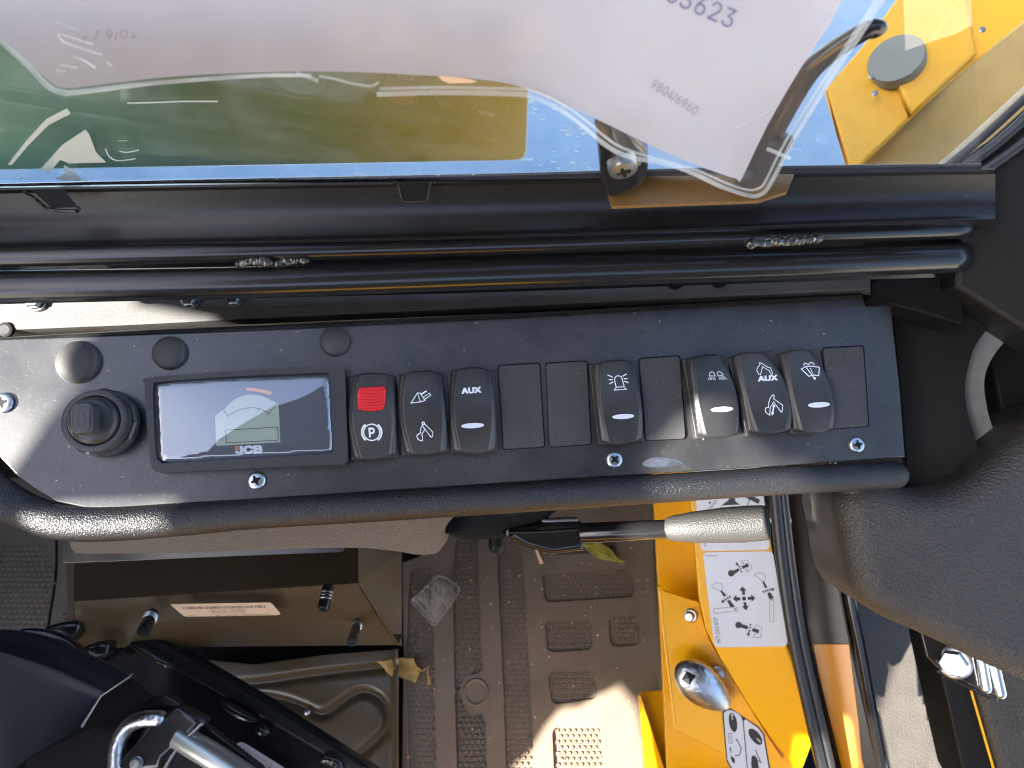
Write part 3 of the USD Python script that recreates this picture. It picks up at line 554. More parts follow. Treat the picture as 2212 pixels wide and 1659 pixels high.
for x, y, dark in ((412, 646, 0), (508, 643, 0), (80, 652, 0), (1458, 604, 1), (1552, 601, 1)):
    o = wp(x, y, 0.4315); ax = unit(-F + 0.25 * U)
    s = obj('hex_bolt', lathe(o, ax, [(0.0062, -0.001), (0.0062, 0.0008), (0.0054, 0.0009)], 24), m_matte if dark else m_zinc, cow, smooth=False, label='dark recessed bolt' if dark else None)
    obj('bolt_head', lathe(o, ax, [(0.0054, 0.0008), (0.0054, 0.0042), (0.0047, 0.0050), (0.0001, 0.0050)], 6), m_matte if dark else m_zinc, s, smooth=False)

# ================================================================== the windscreen and what lies beyond it
ws = thing('windscreen', 'clear lower windscreen glass with water spots, lint and a made-up green to amber sheet along its foot', 'windscreen')
def gpl(px, h): return trimesh.Trimesh(G.at(px, h), [[0, 1, 2], [0, 2, 3]], process=False)
obj('glass_pane', gpl([(-900, 401), (2120, 362), (2040, -900), (-900, -900)], 0.0), m_glass, ws, smooth=False)
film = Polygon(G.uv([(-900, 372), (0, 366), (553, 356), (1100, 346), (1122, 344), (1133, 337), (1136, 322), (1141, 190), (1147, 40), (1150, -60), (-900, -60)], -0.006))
obj('view_gradient', lift(G, solid(film, -0.008, -0.006)), m_gradient, ws, smooth=False)  # opaque sheet carrying the made-up gradient
fe = G.at(curve([(1149, 0), (1141, 190), (1137, 315), (1134, 332), (1124, 342), (1106, 346), (553, 357), (0, 367), (-100, 369)], 6), -0.0058)
obj('gradient_edge', tube(fe, 0.0005, 6), m_hem, ws, smooth=True)
gk = [(-120, 402), (0, 400), (553, 388), (1106, 377), (1659, 362), (2120, 357)]
obj('glass_gasket', loft([np.vstack([G.at([(x, y + dy)], h) for x, y in curve(gk, 6)]) for dy, h in ((-4, -0.004), (-3, 0.0008), (2, 0.0016), (8, 0.0012), (13, -0.002))]), mat('gasket_rubber', (0.018, 0.022, 0.032), 0.35, dust=1.0, dust_scale=0.8, bump=(400, 0.6, 0.0008)), ws, smooth=40)
# torn tape scraps and scratches on the inside of the glass
def scrap(px, material, name, h=0.002): obj(name, lift(G, solid(Polygon(G.uv(px, h)), h - 0.0003, h)), material, ws, smooth=False)
scrap([(17, 356), (25, 357), (60, 315), (105, 270), (152, 246), (145, 235), (100, 258), (58, 303)], m_tape, 'tape_strip')
scrap([(88, 365), (135, 313), (184, 281), (192, 290), (207, 330), (228, 351), (150, 353), (130, 345), (105, 375)], m_tape, 'tape_scrap')
scrap([(120, 387), (140, 375), (138, 358), (160, 370), (177, 390), (140, 391)], m_tape, 'tape_scrap')
for p_, r_ in (([(275, 223), (340, 221), (400, 219), (470, 219)], 0.0006), ([(228, 322), (236, 338), (255, 347), (292, 343)], 0.0006), ([(258, 327), (275, 329), (300, 324)], 0.0005), ([(255, 304), (275, 304)], 0.0003)): obj('smear', tube(G.at(curve(p_, 5), 0.001), r_ * 0.5, 6), m_tape, ws, smooth=True)
scrap([(945, 163), (1005, 170), (1030, 176), (1020, 179), (970, 180), (955, 174)], m_label, 'paper_scrap')
rg = np.random.default_rng(11); ms = []
for k in range(60):
    x, y = (rg.uniform(0, 1300), rg.uniform(372, 392)) if k < 34 else (rg.uniform(1145, 1290), rg.uniform(210, 365))
    o = G.at([(x, y - 0.017 * (x - 600) * (k < 34))], 0.0012)[0]; r = rg.uniform(0.0003, 0.0011)
    a = np.linspace(0.2, rg.uniform(2.2, 5.5), 9); p = o + np.outer(np.cos(a) * r * 1.4, G.u) - np.outer(np.sin(a) * r * 0.8, G.v)
    ms.append(tube(p, 0.00012 + 0.1 * r * rg.random(), 5))
obj('water_marks', cat(*ms), m_tape, ws, smooth=False, kind='stuff')
# outside: made-up blue sheet for the unknown view beyond the glass
obj_blue = thing('blue_stand_in', 'made-up plain blue sheet outside, seen through the windscreen below and beside the gradient sheet', 'panel')
B = Plane((1106, 200), 0.95, cn(-0.1, 0.45, -1))
obj('sheet', plate(B, [(-700, 620), (2350, 560), (2400, -500), (-700, -500)], -0.01, 0.0, 0.003), m_blue, obj_blue)

# ------------------------------------------------------------------ yellow boom outside right
YB = Plane((1950, 200), 0.56, cn(-0.35, 0.05, -1))
boom = thing('digger_boom', 'thick yellow steel boom outside the windscreen with a round grey pivot cap', 'boom')
bo = [(1786, 190), (1862, 100), (1935, 0), (2010, -120), (2600, -120), (2600, -40), (2212, 55), (2090, 160), (1960, 352), (1830, 352), (1824, 352)]
obj('side_plate', plate(YB, [(1784, 190), (1862, 100), (1935, 0), (2010, -120), (2700, -340), (2212, 50), (2009, 212), (1864, 350), (1836, 420), (1832, 352)], -0.012, 0.0, 0.002), m_boom, boom)
YU = Plane((2009, 212), 0.56, cn(-0.2, -0.55, -1))
obj('under_plate', plate(YU, [(2330, -60), (2212, 50), (2009, 212), (1864, 350), (1845, 430), (1990, 430), (2330, 160)], -0.006, -0.001), mat('shaded_dusty_paint', (0.50, 0.36, 0.13), 0.6, mottle=0.25, mottle_scale=22), boom, smooth=False, label='dusty underside with its shade painted tan')  # same yellow paint, tan for dust and for the weaker light there
obj('edge_plate', loft([YB.at([(1850, 122), (1784, 190), (1836, 420), (1870, 520)], h) for h in (0.0, -0.05)]), m_boom, boom, smooth=False)
boss = [(1942, 185), (2000, 95), (2080, 10), (2112, 115), (2095, 128), (1968, 250)]
obj('boss_plate', plate(YB, [(1958, 160), (2060, 10), (2085, -20), (2110, 112), (1968, 248), (1940, 178)], 0.0, 0.0085, 0.0025), m_boom, boom)
cap = YB.at([(1936, 128)], 0.009)[0]
capn = unit(YB.n + 0.45 * (-0.8 * R + 0.5 * U))
obj('pivot_cap', lathe(cap, capn, [(0.0205, -0.008), (0.0205, 0.0010), (0.0197, 0.0020), (0.018, 0.0020), (0.0001, 0.0021)], 44), mat('cap_grey', (0.20, 0.20, 0.165), 0.5), boom, smooth=40)
for x, y in ((1968 - 85, 165), (1975 - 85, 201), (2122, 64)):
    obj('bolt_hole', lathe(YB.at([(x, y)], 0.0087 if x < 2000 else 0.0003)[0], YB.n, [(0.0024, 0), (0.0014, 0.0004), (0.0001, 0.0004)], 16), m_steel, boom, smooth=False)
# ------------------------------------------------------------------ black corner post and its seals, right
post = thing('corner_post', 'black cab corner post with ribbed door seals on the right of the windscreen', 'cab post')
PO = Plane((2120, 300), 0.39, cn(-0.4, -0.1, -1))
obj('post_body', plate(PO, [(2030, 372), (2140, 300), (2330, 130), (2500, 100), (2500, 900), (2060, 620), (2075, 470)], -0.10, -0.004, 0.004), m_matte, post)
for k, (dx, dy, r, m) in enumerate(((0, 0, 5, m_hem), (14, 9, 9, m_rubber), (52, 18, 12, m_rubber), (100, 22, 12, m_rubber))):
    p = [(2020 + dx, 366 + dy * 0.3), (2110 + dx, 286 + dy), (2212 + dx, 192 + dy), (2320 + dx, 90 + dy)]
    obj('seal_rib', tube(PO.at(curve(p, 6), 0.0), r * 0.39 / FPX, 10), m, post, smooth=True)

# ------------------------------------------------------------------ wiper and its pivot
wip = thing('wiper', 'black wiper arm with domed pivot cover and cross head screw beside the brown painted reflection', 'wiper')
arm = curve([(1610, 400), (1660, 300), (1735, 170), (1800, 110), (1880, 62), (1897, 70)], 6)
obj('arm', tube(G.at(arm, 0.006), np.linspace(0.0060, 0.0034, len(arm)), 14, flat=0.6), m_gloss, wip, smooth=True)
hk = curve([(1690, 300), (1668, 340), (1640, 380), (1615, 392), (1605, 372)], 6)
obj('pivot_head', tube(G.at(hk, 0.010), 0.005, 14, flat=0.7), m_gloss, wip, smooth=True)
cov = rounded(G.uv(curve([(1303, 425), (1290, 340), (1283, 262), (1296, 236), (1335, 262), (1372, 330), (1398, 362), (1398, 395), (1378, 416), (1340, 428)], 5, True), 0.012), 0)
obj('pivot_cover', lift(G, solid(cov, -0.004, 0.013, 0.0075, 7)), m_gloss, wip, smooth=True)
so = G.at([(1344, 356)], 0.0135)[0]
obj('cover_screw', lathe(so, unit(G.n + 0.15 * R), [(0.0066, -0.005), (0.0067, 0.0022), (0.0060, 0.0034), (0.0030, 0.0040), (0.0001, 0.0040)], 30), m_steel, wip, smooth=40)
for a in (0.4, 0.4 + math.pi / 2):
    d_ = math.cos(a) * G.u + math.sin(a) * G.v
    obj('screw_slot', rod([so + unit(G.n + 0.15 * R) * 0.0039 - d_ * 0.0026, so + unit(G.n + 0.15 * R) * 0.0039 + d_ * 0.0026], 0.0009, 8, 2), m_matte, wip, smooth=True)
# brown sheet beside the wiper: boom reflection put into the colour
br = thing('sill_reflection', 'brown sheet on the sill painting the reflected boom, beside the wiper pivot', 'plate')
BP = Plane((1470, 400), 0.3485, cn(-0.035, 0.40, -1))
obj('plate', plate(BP, [(1306, 392), (1322, 446), (1400, 443), (1640, 434), (1700, 415), (1716, 376), (1560, 374), (1420, 362)], -0.002, 0.0, 0.0005), mat('reflection_brown', (0.16, 0.082, 0.022), 0.4, bump=(200, 0.1, 0.0004)), br)

# ------------------------------------------------------------------ document pouch hung over the windscreen
pou = thing('document_pouch', 'clear plastic document pouch holding a white sheet, hanging over the windscreen', 'document pouch')
def pouch_d(x, y):                                             # the pouch bellies towards the viewer and its corner reaches down
    t = ((G.o - C) @ G.n) / (ray(np.c_[x, y]) @ G.n); return t * 0.905 + 0.0025 * np.sin(x / 170.0)
def pouch_grid(outline, dz, step=22):
    g = Polygon(outline); bd = resample(np.array(g.exterior.coords)[:-1], step); x0, y0, x1, y1 = g.bounds
    gx, gy = np.meshgrid(np.arange(x0, x1, step), np.arange(y0, y1, step)); gp = np.c_[gx.ravel(), gy.ravel()]; gp = gp[shapely.contains_xy(g.buffer(-step * 0.4), gp[:, 0], gp[:, 1])]
    a = np.vstack([bd, gp]); t = Delaunay(a).simplices; c = a[t].mean(1); t = wind(a, t[shapely.contains_xy(g, c[:, 0], c[:, 1])])
    rip = (meshkit.fbm(np.c_[a / 260.0, np.zeros(len(a))], 3, 4) - 0.5) * 0.012
    d = pouch_d(a[:, 0], a[:, 1]) + dz + rip
    m = trimesh.Trimesh(C + ray(a) * d[:, None], t, process=False)
    if (m.face_normals.sum(0) @ F) > 0: m.invert()
    return m
pa = [(-120, -40), (0, 78), (60, 132), (108, 176), (130, 188), (170, 188), (330, 169), (480, 159), (660, 154), (800, 157), (900, 162), (1000, 168), (1106, 182), (1180, 210), (1290, 258), (1380, 302), (1450, 335), (1530, 366), (1590, 386), (1603, 384), (1659, 268), (1734, 140), (1790, 55), (1819, 0), (1850, -70), (1850, -160), (-120, -160)]
sheet = obj('paper_sheet', pouch_grid(curve(pa[:-2], 3).tolist() + pa[-2:], 0.004), m_paper, pou, smooth=True)
so_ = [(-120, -30), (0, 88), (60, 142), (105, 188), (135, 200), (170, 200), (330, 182), (553, 166), (680, 166), (760, 178), (815, 202), (950, 198), (1106, 200), (1145, 205), (1200, 228), (1250, 262), (1310, 312), (1360, 336), (1440, 352), (1500, 374), (1560, 402), (1620, 421), (1645, 418), (1665, 396), (1715, 300), (1784, 185), (1850, 85), (1905, 0), (1950, -70), (1950, -160), (-120, -160)]
obj('sleeve', pouch_grid(curve(so_[:-2], 3).tolist() + so_[-2:], -0.001), m_sleeve, pou, smooth=True)
def clear_bead(pts, rpx, dz=-0.0015, mtl=m_hem):
    c = curve(pts, 6); rip = (meshkit.fbm(np.c_[c / 260.0, np.zeros(len(c))], 3, 4) - 0.5) * 0.010
    p = C + ray(c) * (pouch_d(c[:, 0], c[:, 1]) + dz + rip)[:, None]
    obj('hem_and_glint', tube(p, rpx * 0.3 / FPX, 8), mtl, pou, smooth=True)
clear_bead([(-120, -30), (0, 84), (60, 138), (105, 184), (135, 197), (170, 198), (330, 180), (553, 164), (672, 163)], 4); clear_bead([(-120, -22), (0, 92), (60, 147), (100, 189), (135, 204), (170, 203), (330, 183)], 1.6)
clear_bead([(815, 204), (950, 200), (1106, 203), (1145, 208), (1200, 231), (1250, 265), (1310, 315), (1360, 339), (1440, 354), (1500, 376), (1560, 404), (1620, 423), (1645, 419), (1665, 396), (1715, 300), (1784, 185), (1850, 85), (1905, 0), (1950, -70)], 5)
clear_bead([(820, 192), (950, 189), (1106, 192), (1150, 196), (1215, 225), (1265, 260), (1330, 312), (1400, 338), (1500, 366), (1570, 396), (1615, 410), (1640, 406), (1655, 388), (1700, 300), (1772, 185), (1838, 85), (1893, 0), (1935, -70)], 3)
clear_bead([(640, 157), (665, 166), (688, 175)], 4, -0.003); clear_bead([(690, 165), (720, 170), (760, 180), (800, 186), (818, 178)], 2.5)
for q, r in (([(125, 74), (150, 80), (200, 96)], 2.2), ([(125, 76), (140, 92), (180, 106), (221, 118)], 2.6), ([(158, 122), (180, 130), (206, 146)], 2.6), ([(130, 141), (150, 144), (168, 146)], 2.2), ([(230, 134), (242, 144)], 2.2), ([(122, 152), (142, 155)], 1.6), ([(72, 32), (85, 40)], 1.2), ([(118, 46), (150, 58), (172, 66)], 1.0), ([(1658, 322), (1680, 331), (1706, 343)], 4), ([(1590, 275), (1618, 262), (1660, 240)], 1.2)): clear_bead(q, r, -0.002)  # crease glints put in as thin clear tubes
def ptext(geo, name, material):
    ms = []
    for pg in polys(geo):
        v, f = triang(pg); v = np.asarray(v); rip = (meshkit.fbm(np.c_[v / 260.0, np.zeros(len(v))], 3, 4) - 0.5) * 0.010
        ms.append(trimesh.Trimesh(C + ray(v) * (pouch_d(v[:, 0], v[:, 1]) + 0.0036 + rip)[:, None], f, process=False))
    obj(name, cat(*ms), material, sheet, smooth=False)
ptext(text_px('ue 7 9/01', (155, 90), (296, 81), 20, 0), 'printed_line', m_grey_ink)
ptext(text_px('003623', (1405, -12), (1578, 62), 42, 0), 'printed_number', m_blue_ink)
ptext(text_px('9804/6960', (1404, 187), (1500, 250), 21, 0), 'printed_number', m_grey_ink)
#PART4
# ================================================================== below the panel
knee = thing('knee_panel', 'brown grained plastic lower cover with a thin black plate beneath the switch panel', 'lower cover')
obj('cover', plate(KNEE, curve([(130, 1090), (150, 1172), (160, 1190), (185, 1196), (400, 1194), (735, 1183), (850, 1190), (900, 1198), (938, 1196), (952, 1184), (954, 1150), (948, 1080), (500, 1050)], 5, True), -0.05, 0.0, 0.006, segs=5), m_knee, knee, smooth=60)
KP = Plane((440, 1205), 0.485, cn(0, 0.1, -1))
obj('trim_plate', plate(KP, [(128, 1100), (131, 1217), (250, 1213), (740, 1193), (780, 1100)], -0.0025, 0.0, 0.0007, r=0.002), m_gloss, knee, smooth=40)

# ------------------------------------------------------------------ cover box on the floor
cbx_ = thing('cover_box', 'black sheet metal cover box with bolt studs and a pale barcode label under the panel', 'cover box')
bt = [wp(160, 1120, 0.74), wp(774, 1105, 0.74)]; bc = [wp(160, 1299, 0.640), wp(774, 1259, 0.640)]; bb = [wp(172, 1400, 0.695), wp(860, 1393, 0.695)]
def face(a, b, k=6): return np.array([a + (b - a) * q for q in np.linspace(0, 1, k)])
rows = [face(*bt), face(bt[0] * .03 + bc[0] * .97, bt[1] * .03 + bc[1] * .97), face(bc[0] * .995 + bb[0] * .005, bc[1] * .995 + bb[1] * .005), face(bc[0] * .96 + bb[0] * .04, bc[1] * .96 + bb[1] * .04), face(*bb), face(bb[0] - 0.03 * F * -1, bb[1] + 0.03 * F)]
obj('folded_sheet', loft(rows), m_box, cbx_, smooth=70)
obj('end_plate', trimesh.Trimesh(np.array([bt[1], bc[1], bb[1], wp(868, 1396, 0.80), wp(868, 1190, 0.86)]), [[0, 1, 4], [1, 3, 4], [1, 2, 3]], process=False), m_box, cbx_, smooth=False)
obj('end_seam', tube(np.array([bc[1], bb[1]]), 0.0012, 8), m_gloss, cbx_, smooth=True)
obj('side_plate', trimesh.Trimesh(np.array([bt[0], bc[0], bb[0], wp(150, 1400, 0.86), wp(140, 1150, 0.86)]), [[0, 4, 1], [1, 4, 3], [1, 3, 2]], process=False), m_box, cbx_, smooth=False)
BF = Plane((440, 1340), 0.66, np.cross(bc[1] - bc[0], bb[0] - bc[0]) * 1.0); 
if BF.n @ (C - BF.o) < 0: BF.n = -BF.n; BF.v = np.cross(BF.n, BF.u)
BF.o = BF.o + BF.n * (max((q - BF.o) @ BF.n for q in (bc[0], bc[1], bb[0], bb[1])))
zl = Z(331.8, 1271.9, 0.15)
lab = obj('barcode_label', plate(BF, zl([(242, 230), (250, 225), (1670, 200), (1700, 212), (1825, 360), (1800, 378), (480, 402), (440, 395)]), 0.0003, 0.0006), m_label, cbx_, smooth=False)
rg = np.random.default_rng(5); bars = []; x = 420.0
while x < 1590:
    w = rg.choice([6, 9, 14, 22]); y = 250 - (x - 420) * 0.02; bars.append(Polygon(zl([(x, y), (x + w, y), (x + w + 16, y + 36), (x + 16, y + 36)]))); x += w + rg.choice([6, 8, 12, 18])
obj('barcode', drape(BF, MultiPolygon(bars), 0.0008), m_label_ink, lab, smooth=False)
for tx, a, b, hgt in (('JB-401-G07B2', (810, 316), (1310, 305), 4.2), ('ABN ECU COVER', (845, 341), (1325, 331), 2.8)):
    obj('lettering', drape(BF, text_px(tx, zl([a])[0], zl([b])[0], hgt), 0.0008), m_label_ink, lab, smooth=False)
obj('small_print', drape(BF, U_([line(zl([(500, 378), (615, 377)]), 1.0), line(zl([(890, 371), (965, 370)]), 1.0), line(zl([(1050, 368), (1220, 364)]), 1.0), line(zl([(1285, 360), (1685, 352)]), 1.0)]), 0.0008), m_label_ink, lab, smooth=False)
for (x0, y0), (x1, y1), r in (((708, 1276), (698, 1317), 13.5), ((771, 1350), (760, 1387), 11), ((326, 1331), (310, 1364), 14)):
    o = BF.at([(x0, y0)], 0.0)[0]; q = wp(x1, y1, 0.615); ax = unit(q - o); rr_ = r * 0.64 / FPX; L_ = np.linalg.norm(q - o)
    s = obj('bolt_stud', lathe(o, ax, [(rr_ * .95, -0.004), (rr_ * .95, L_ - 0.0012), (rr_ * .8, L_), (0.0001, L_)], 26), m_gloss, cbx_, smooth=40)
    for k in range(3): obj('steel_collar', lathe(o, ax, [(rr_ * .9, 0.001 + 0.0028 * k), (rr_ * 1.07, 0.0016 + 0.0028 * k), (rr_ * 1.07, 0.0028 + 0.0028 * k), (rr_ * .9, 0.0034 + 0.0028 * k)], 26), m_zinc, s, smooth=40)

# ------------------------------------------------------------------ control lever
lev = thing('control_lever', 'black control lever with forked bracket, round rod and thick grained grip pointing right', 'lever')
LV = Plane((1200, 1150), 0.50, cn(0, 0.1, -1))
obj('base_block', plate(LV, [(889, 1095), (892, 1154), (975, 1153), (1106, 1143), (1166, 1129), (1181, 1122), (1205, 1100), (1205, 1070), (889, 1080)], -0.04, 0.004, 0.0012), m_matte, lev)
obj('base_foot', plate(LV, curve([(960, 1140), (975, 1158), (1000, 1166), (1060, 1165), (1110, 1160), (1112, 1140), (1040, 1130)], 4, True), -0.03, 0.0005, 0.003), m_matte, lev)
obj('side_tab', plate(LV, [(878, 1128), (888, 1120), (893, 1150), (886, 1156), (879, 1148)], -0.01, -0.003, 0.001), m_zinc, lev)
bk = [(1082, 1151), (1106, 1142), (1150, 1134), (1172, 1126), (1250, 1124), (1257, 1130), (1263, 1179), (1260, 1190), (1193, 1199), (1140, 1184), (1106, 1166)]
obj('fork_bracket', plate(LV, bk, -0.012, 0.010, 0.0045, segs=5, r=0.001), m_gloss, lev, smooth=50)
obj('fork_rib', rod(LV.at([(1100, 1150), (1175, 1148), (1256, 1142)], 0.0098), 0.0012, 8, 3), m_gloss, lev, smooth=True)
for x, y, r in ((1195, 1174, 6), (1228, 1167, 6.5)): obj('bracket_hole', lathe(LV.at([(x, y)], 0.0096)[0], LV.n, [(r * .0003 * 1.15, 0.0002), (r * .0003 * 1.15, 0.0008), (r * .0003, 0.0009), (r * .00027, -0.0002), (0.0001, -0.0002)], 20), m_matte, lev, smooth=40)
obj('fork_pin', plate(LV, [(1170, 1127), (1172, 1121), (1248, 1119), (1250, 1127), (1180, 1130)], 0.0, 0.0085, 0.001), m_steel, lev)
rp = [wp(1255, 1152, 0.494), wp(1355, 1147, 0.487), wp(1460, 1142, 0.480)]
obj('rod', tube(rp, np.array([22, 21, 19.5]) * 0.49 / FPX, 28), m_gloss, lev, smooth=True)
gp_ = curve([(1447, 1142), (1465, 1141), (1510, 1138), (1570, 1134), (1620, 1131), (1652, 1129)], 5); gd = np.linspace(0.481, 0.468, len(gp_))
gr = np.interp(gp_[:, 0], [1447, 1455, 1500, 1570, 1625, 1652], [25, 28, 33.5, 38, 38.5, 37]) * 0.472 / FPX
ge = unit(np.array([wp(*gp_[-1], gd[-1])]) [0] - wp(*gp_[-2], gd[-2]))
glast = wp(*gp_[-1], gd[-1])
obj('grip', tube(np.vstack([wp(gp_[0, 0], gp_[0, 1], gd[0]) - ge * 0.0001] + [wp(x, y, d) for (x, y), d in zip(gp_, gd)] + [glast + ge * q for q in (0.0012, 0.0022, 0.0026)]), np.r_[gr[0] * 0.8, gr, gr[-1] * 0.97, gr[-1] * 0.86, gr[-1] * 0.6], 40), mat('grip_plastic', (0.033, 0.033, 0.032), 0.42, bump=(1000, 0.9, 0.0007), dust=0.2), lev, smooth=True)
obj('rubber_stop', rod([wp(1072, 1150, 0.515), wp(1073, 1178, 0.513)], 17.5 * 0.51 / FPX, 24, 7), m_matte, lev, smooth=True)

# ================================================================== floor
floor = thing('floor_mat', 'brown rubber floor mat with dimpled strips and rounded dimpled pads', 'floor mat')
strips = [[(884, 1255), (888, 1232), (902, 1222), (926, 1222), (934, 1234), (938, 1400), (945, 1760), (886, 1760), (877, 1420)],
          [(978, 1230), (982, 1195), (985, 1168), (1012, 1142), (1030, 1142), (1034, 1244), (1040, 1400), (1043, 1442), (1036, 1454), (1012, 1460), (998, 1474), (994, 1491), (1000, 1519), (1016, 1537), (1040, 1541), (1049, 1552), (1055, 1760), (990, 1760), (982, 1500)],
          [(1073, 1160), (1120, 1155), (1131, 1230), (1136, 1320), (1146, 1494), (1158, 1760), (1096, 1760), (1088, 1500), (1077, 1270)]]
pads = [[(1170, 1238), (1366, 1228), (1370, 1290), (1177, 1302)], [(1176, 1340), (1276, 1337), (1280, 1404), (1181, 1410)], [(1313, 1333), (1378, 1329), (1382, 1394), (1318, 1399)], [(1183, 1451), (1285, 1448), (1290, 1509), (1191, 1523)], [(1192, 1571), (1296, 1564), (1312, 1740), (1200, 1750)], [(1190, 1150), (1330, 1140), (1334, 1190), (1196, 1200)], [(1320, 1570), (1330, 1569), (1334, 1580), (1322, 1580)]][:6]
outl = Polygon(FLOOR.uv([(868, 1760), (872, 1400), (870, 1216), (905, 1203), (935, 1172), (960, 1020), (1500, 1020), (1500, 1760)]))
holes = [Polygon(FLOOR.uv(p)).buffer(-0.004).buffer(0.004, quad_segs=5) for p in strips] + [Polygon(FLOOR.uv(p)).buffer(-0.009).buffer(0.009, quad_segs=6) for p in pads]
top_ = outl
for h_ in holes: top_ = top_.difference(h_)
obj('mat_sheet', lift(FLOOR, solid(top_, -0.004, 0.0)), m_mat_rubber, floor, smooth=False)
obj('mat_base', lift(FLOOR, solid(outl.buffer(-0.001), -0.010, -0.0056)), m_mat_rubber, floor, smooth=False)
dm = []; rg = np.random.default_rng(3)
bv, bf = [], []
nn = 8; an = np.arange(nn) * 2 * np.pi / nn
for gi, h_ in enumerate(holes):
    par = obj('dimpled_pad' if gi >= 3 else 'dimpled_strip', lift(FLOOR, solid(h_.buffer(-0.0002), -0.0056, -0.0044)), m_mat_rubber, floor, smooth=False)
    g = h_.buffer(-0.0028); x0, y0, x1, y1 = g.bounds; pt = 0.0072; k = 0; vs, fs = [], []; base = 0
    for r_i, yy in enumerate(np.arange(y0, y1, pt * 0.87)):
        for xx_ in np.arange(x0 + (r_i % 2) * pt / 2, x1, pt):
            if not g.contains(Point(xx_, yy)): continue
            for rr2, hz in ((0.0028, -0.0045), (0.0022, -0.0024), (0.0014, -0.0024), (0.0008, -0.0032)): vs.append(np.c_[xx_ + rr2 * np.cos(an), yy + rr2 * np.sin(an), np.full(nn, hz)])
            vs.append(np.array([[xx_, yy, -0.0033]])); j = (np.arange(nn) + 1) % nn; i = np.arange(nn)
            for l in range(3): fs += [np.c_[base + l * nn + i, base + l * nn + j, base + (l + 1) * nn + j], np.c_[base + l * nn + i, base + (l + 1) * nn + j, base + (l + 1) * nn + i]]
            fs.append(np.c_[base + 3 * nn + i, base + 3 * nn + j, np.full(nn, base + 4 * nn)]); base += 4 * nn + 1
    if vs: obj('dimples', lift(FLOOR, trimesh.Trimesh(np.vstack(vs), np.vstack(fs), process=False)), m_mat_rubber, par, smooth=50, kind='stuff')
bo_ = FLOOR.at([(1028, 1495)], 0)[0]
obj('round_boss', lathe(bo_, (0, 0, 1), [(0.0172, -0.004), (0.0165, 0.001), (0.0150, 0.0022), (0.0132, 0.0010), (0.0125, -0.0005), (0.0115, -0.0012), (0.006, -0.0004), (0.0001, 0.0)], 36), m_mat_rubber, floor, smooth=True)
# raised right border of the mat
obj('mat_kerb', loft([FLOOR.at(curve([(1395, 1020), (1400, 1244), (1413, 1400), (1424, 1500), (1444, 1760)], 4), h) for h in (0.0002, 0.004)] + [FLOOR.at(curve([(1408, 1020), (1414, 1244), (1428, 1400), (1440, 1500), (1460, 1760)], 4), h) for h in (0.016, 0.060)]), m_mat_rubber, floor, smooth=True)
# left part of the floor
fl2 = thing('floor_mat', 'dark dimpled rubber floor mat in shade left of the cover box', 'floor mat')
F2 = Plane((80, 1280), 0.86, (0, 0, 1))
obj('mat_sheet', plate(F2, [(-300, 1000), (170, 1000), (182, 1420), (-300, 1500)], -0.01, 0.0), m_mat_rubber, fl2, smooth=False)
vs, fs, base = [], [], 0
g = Polygon(F2.uv([(-20, 1170), (105, 1180), (118, 1260), (100, 1365), (60, 1365), (-20, 1365)])).union(Polygon(F2.uv([(132, 1320), (160, 1300), (178, 1390), (140, 1400)]))); x0, y0, x1, y1 = g.bounds
for r_i, yy in enumerate(np.arange(y0, y1, 0.0062)):
    for xx_ in np.arange(x0 + (r_i % 2) * 0.0036, x1, 0.0072):
        if not g.contains(Point(xx_, yy)): continue
        for rr2, hz in ((0.0029, 0.0), (0.0022, 0.0013), (0.0008, 0.0016)): vs.append(np.c_[xx_ + rr2 * np.cos(an), yy + rr2 * np.sin(an), np.full(nn, hz)])
        i = np.arange(nn); j = (i + 1) % nn
        for l in range(2): fs += [np.c_[base + l * nn + i, base + l * nn + j, base + (l + 1) * nn + j], np.c_[base + l * nn + i, base + (l + 1) * nn + j, base + (l + 1) * nn + i]]
        base += 3 * nn
obj('dimples', lift(F2, trimesh.Trimesh(np.vstack(vs), np.vstack(fs), process=False)), m_mat_rubber, fl2, smooth=50, kind='stuff')
obj('mat_groove', tube(F2.at(curve([(122, 1150), (121, 1240), (108, 1330), (98, 1400)], 4), 0.0), 0.0016, 8), m_matte, fl2, smooth=True)

# pressed steel floor pan
pan = thing('floor_pan', 'glossy pressed steel floor pan with a curled groove, beside the floor mat', 'floor pan')
PN = Plane((700, 1530), 0.885, (0, 0, 1))
gx, gy = np.meshgrid(np.arange(380, 868, 4.0), np.arange(1396, 1764, 4.0)); gpx = np.c_[gx.ravel(), gy.ravel()]
gA = LineString(curve([(440, 1500), (553, 1503), (610, 1513), (653, 1528), (685, 1543), (708, 1540), (753, 1508), (783, 1496), (815, 1507), (835, 1544), (830, 1578), (803, 1608), (768, 1637), (740, 1668), (720, 1720)], 6)); gB = LineString(curve([(430, 1478), (553, 1476), (640, 1464), (728, 1452), (800, 1444), (850, 1438)], 6))
pp = shapely.points(gpx); dA, dB = shapely.distance(pp, gA), shapely.distance(pp, gB)
hh = -0.0085 * np.exp(-(dA / 9.5) ** 2) - 0.006 * np.exp(-(dB / 9.0) ** 2) + 0.011 * (1 / (1 + np.exp(-(gpx[:, 0] - 852 - (gpx[:, 1] - 1500) * 0.01) / 1.8)))
hh += 0.004 / (1 + np.exp(-(1470 - (gpx[:, 0] - 553) * 0.12 - gpx[:, 1]) / 3.0))
top_y = np.interp(gpx[:, 0], [380, 433, 553, 703, 868], [1420, 1425, 1436, 1415, 1403])
n_ = gx.shape[1]; vv = PN.at(np.c_[gpx[:, 0], np.maximum(gpx[:, 1], top_y)], 0.0) + hh[:, None] * np.array([0, 0, 1.0])
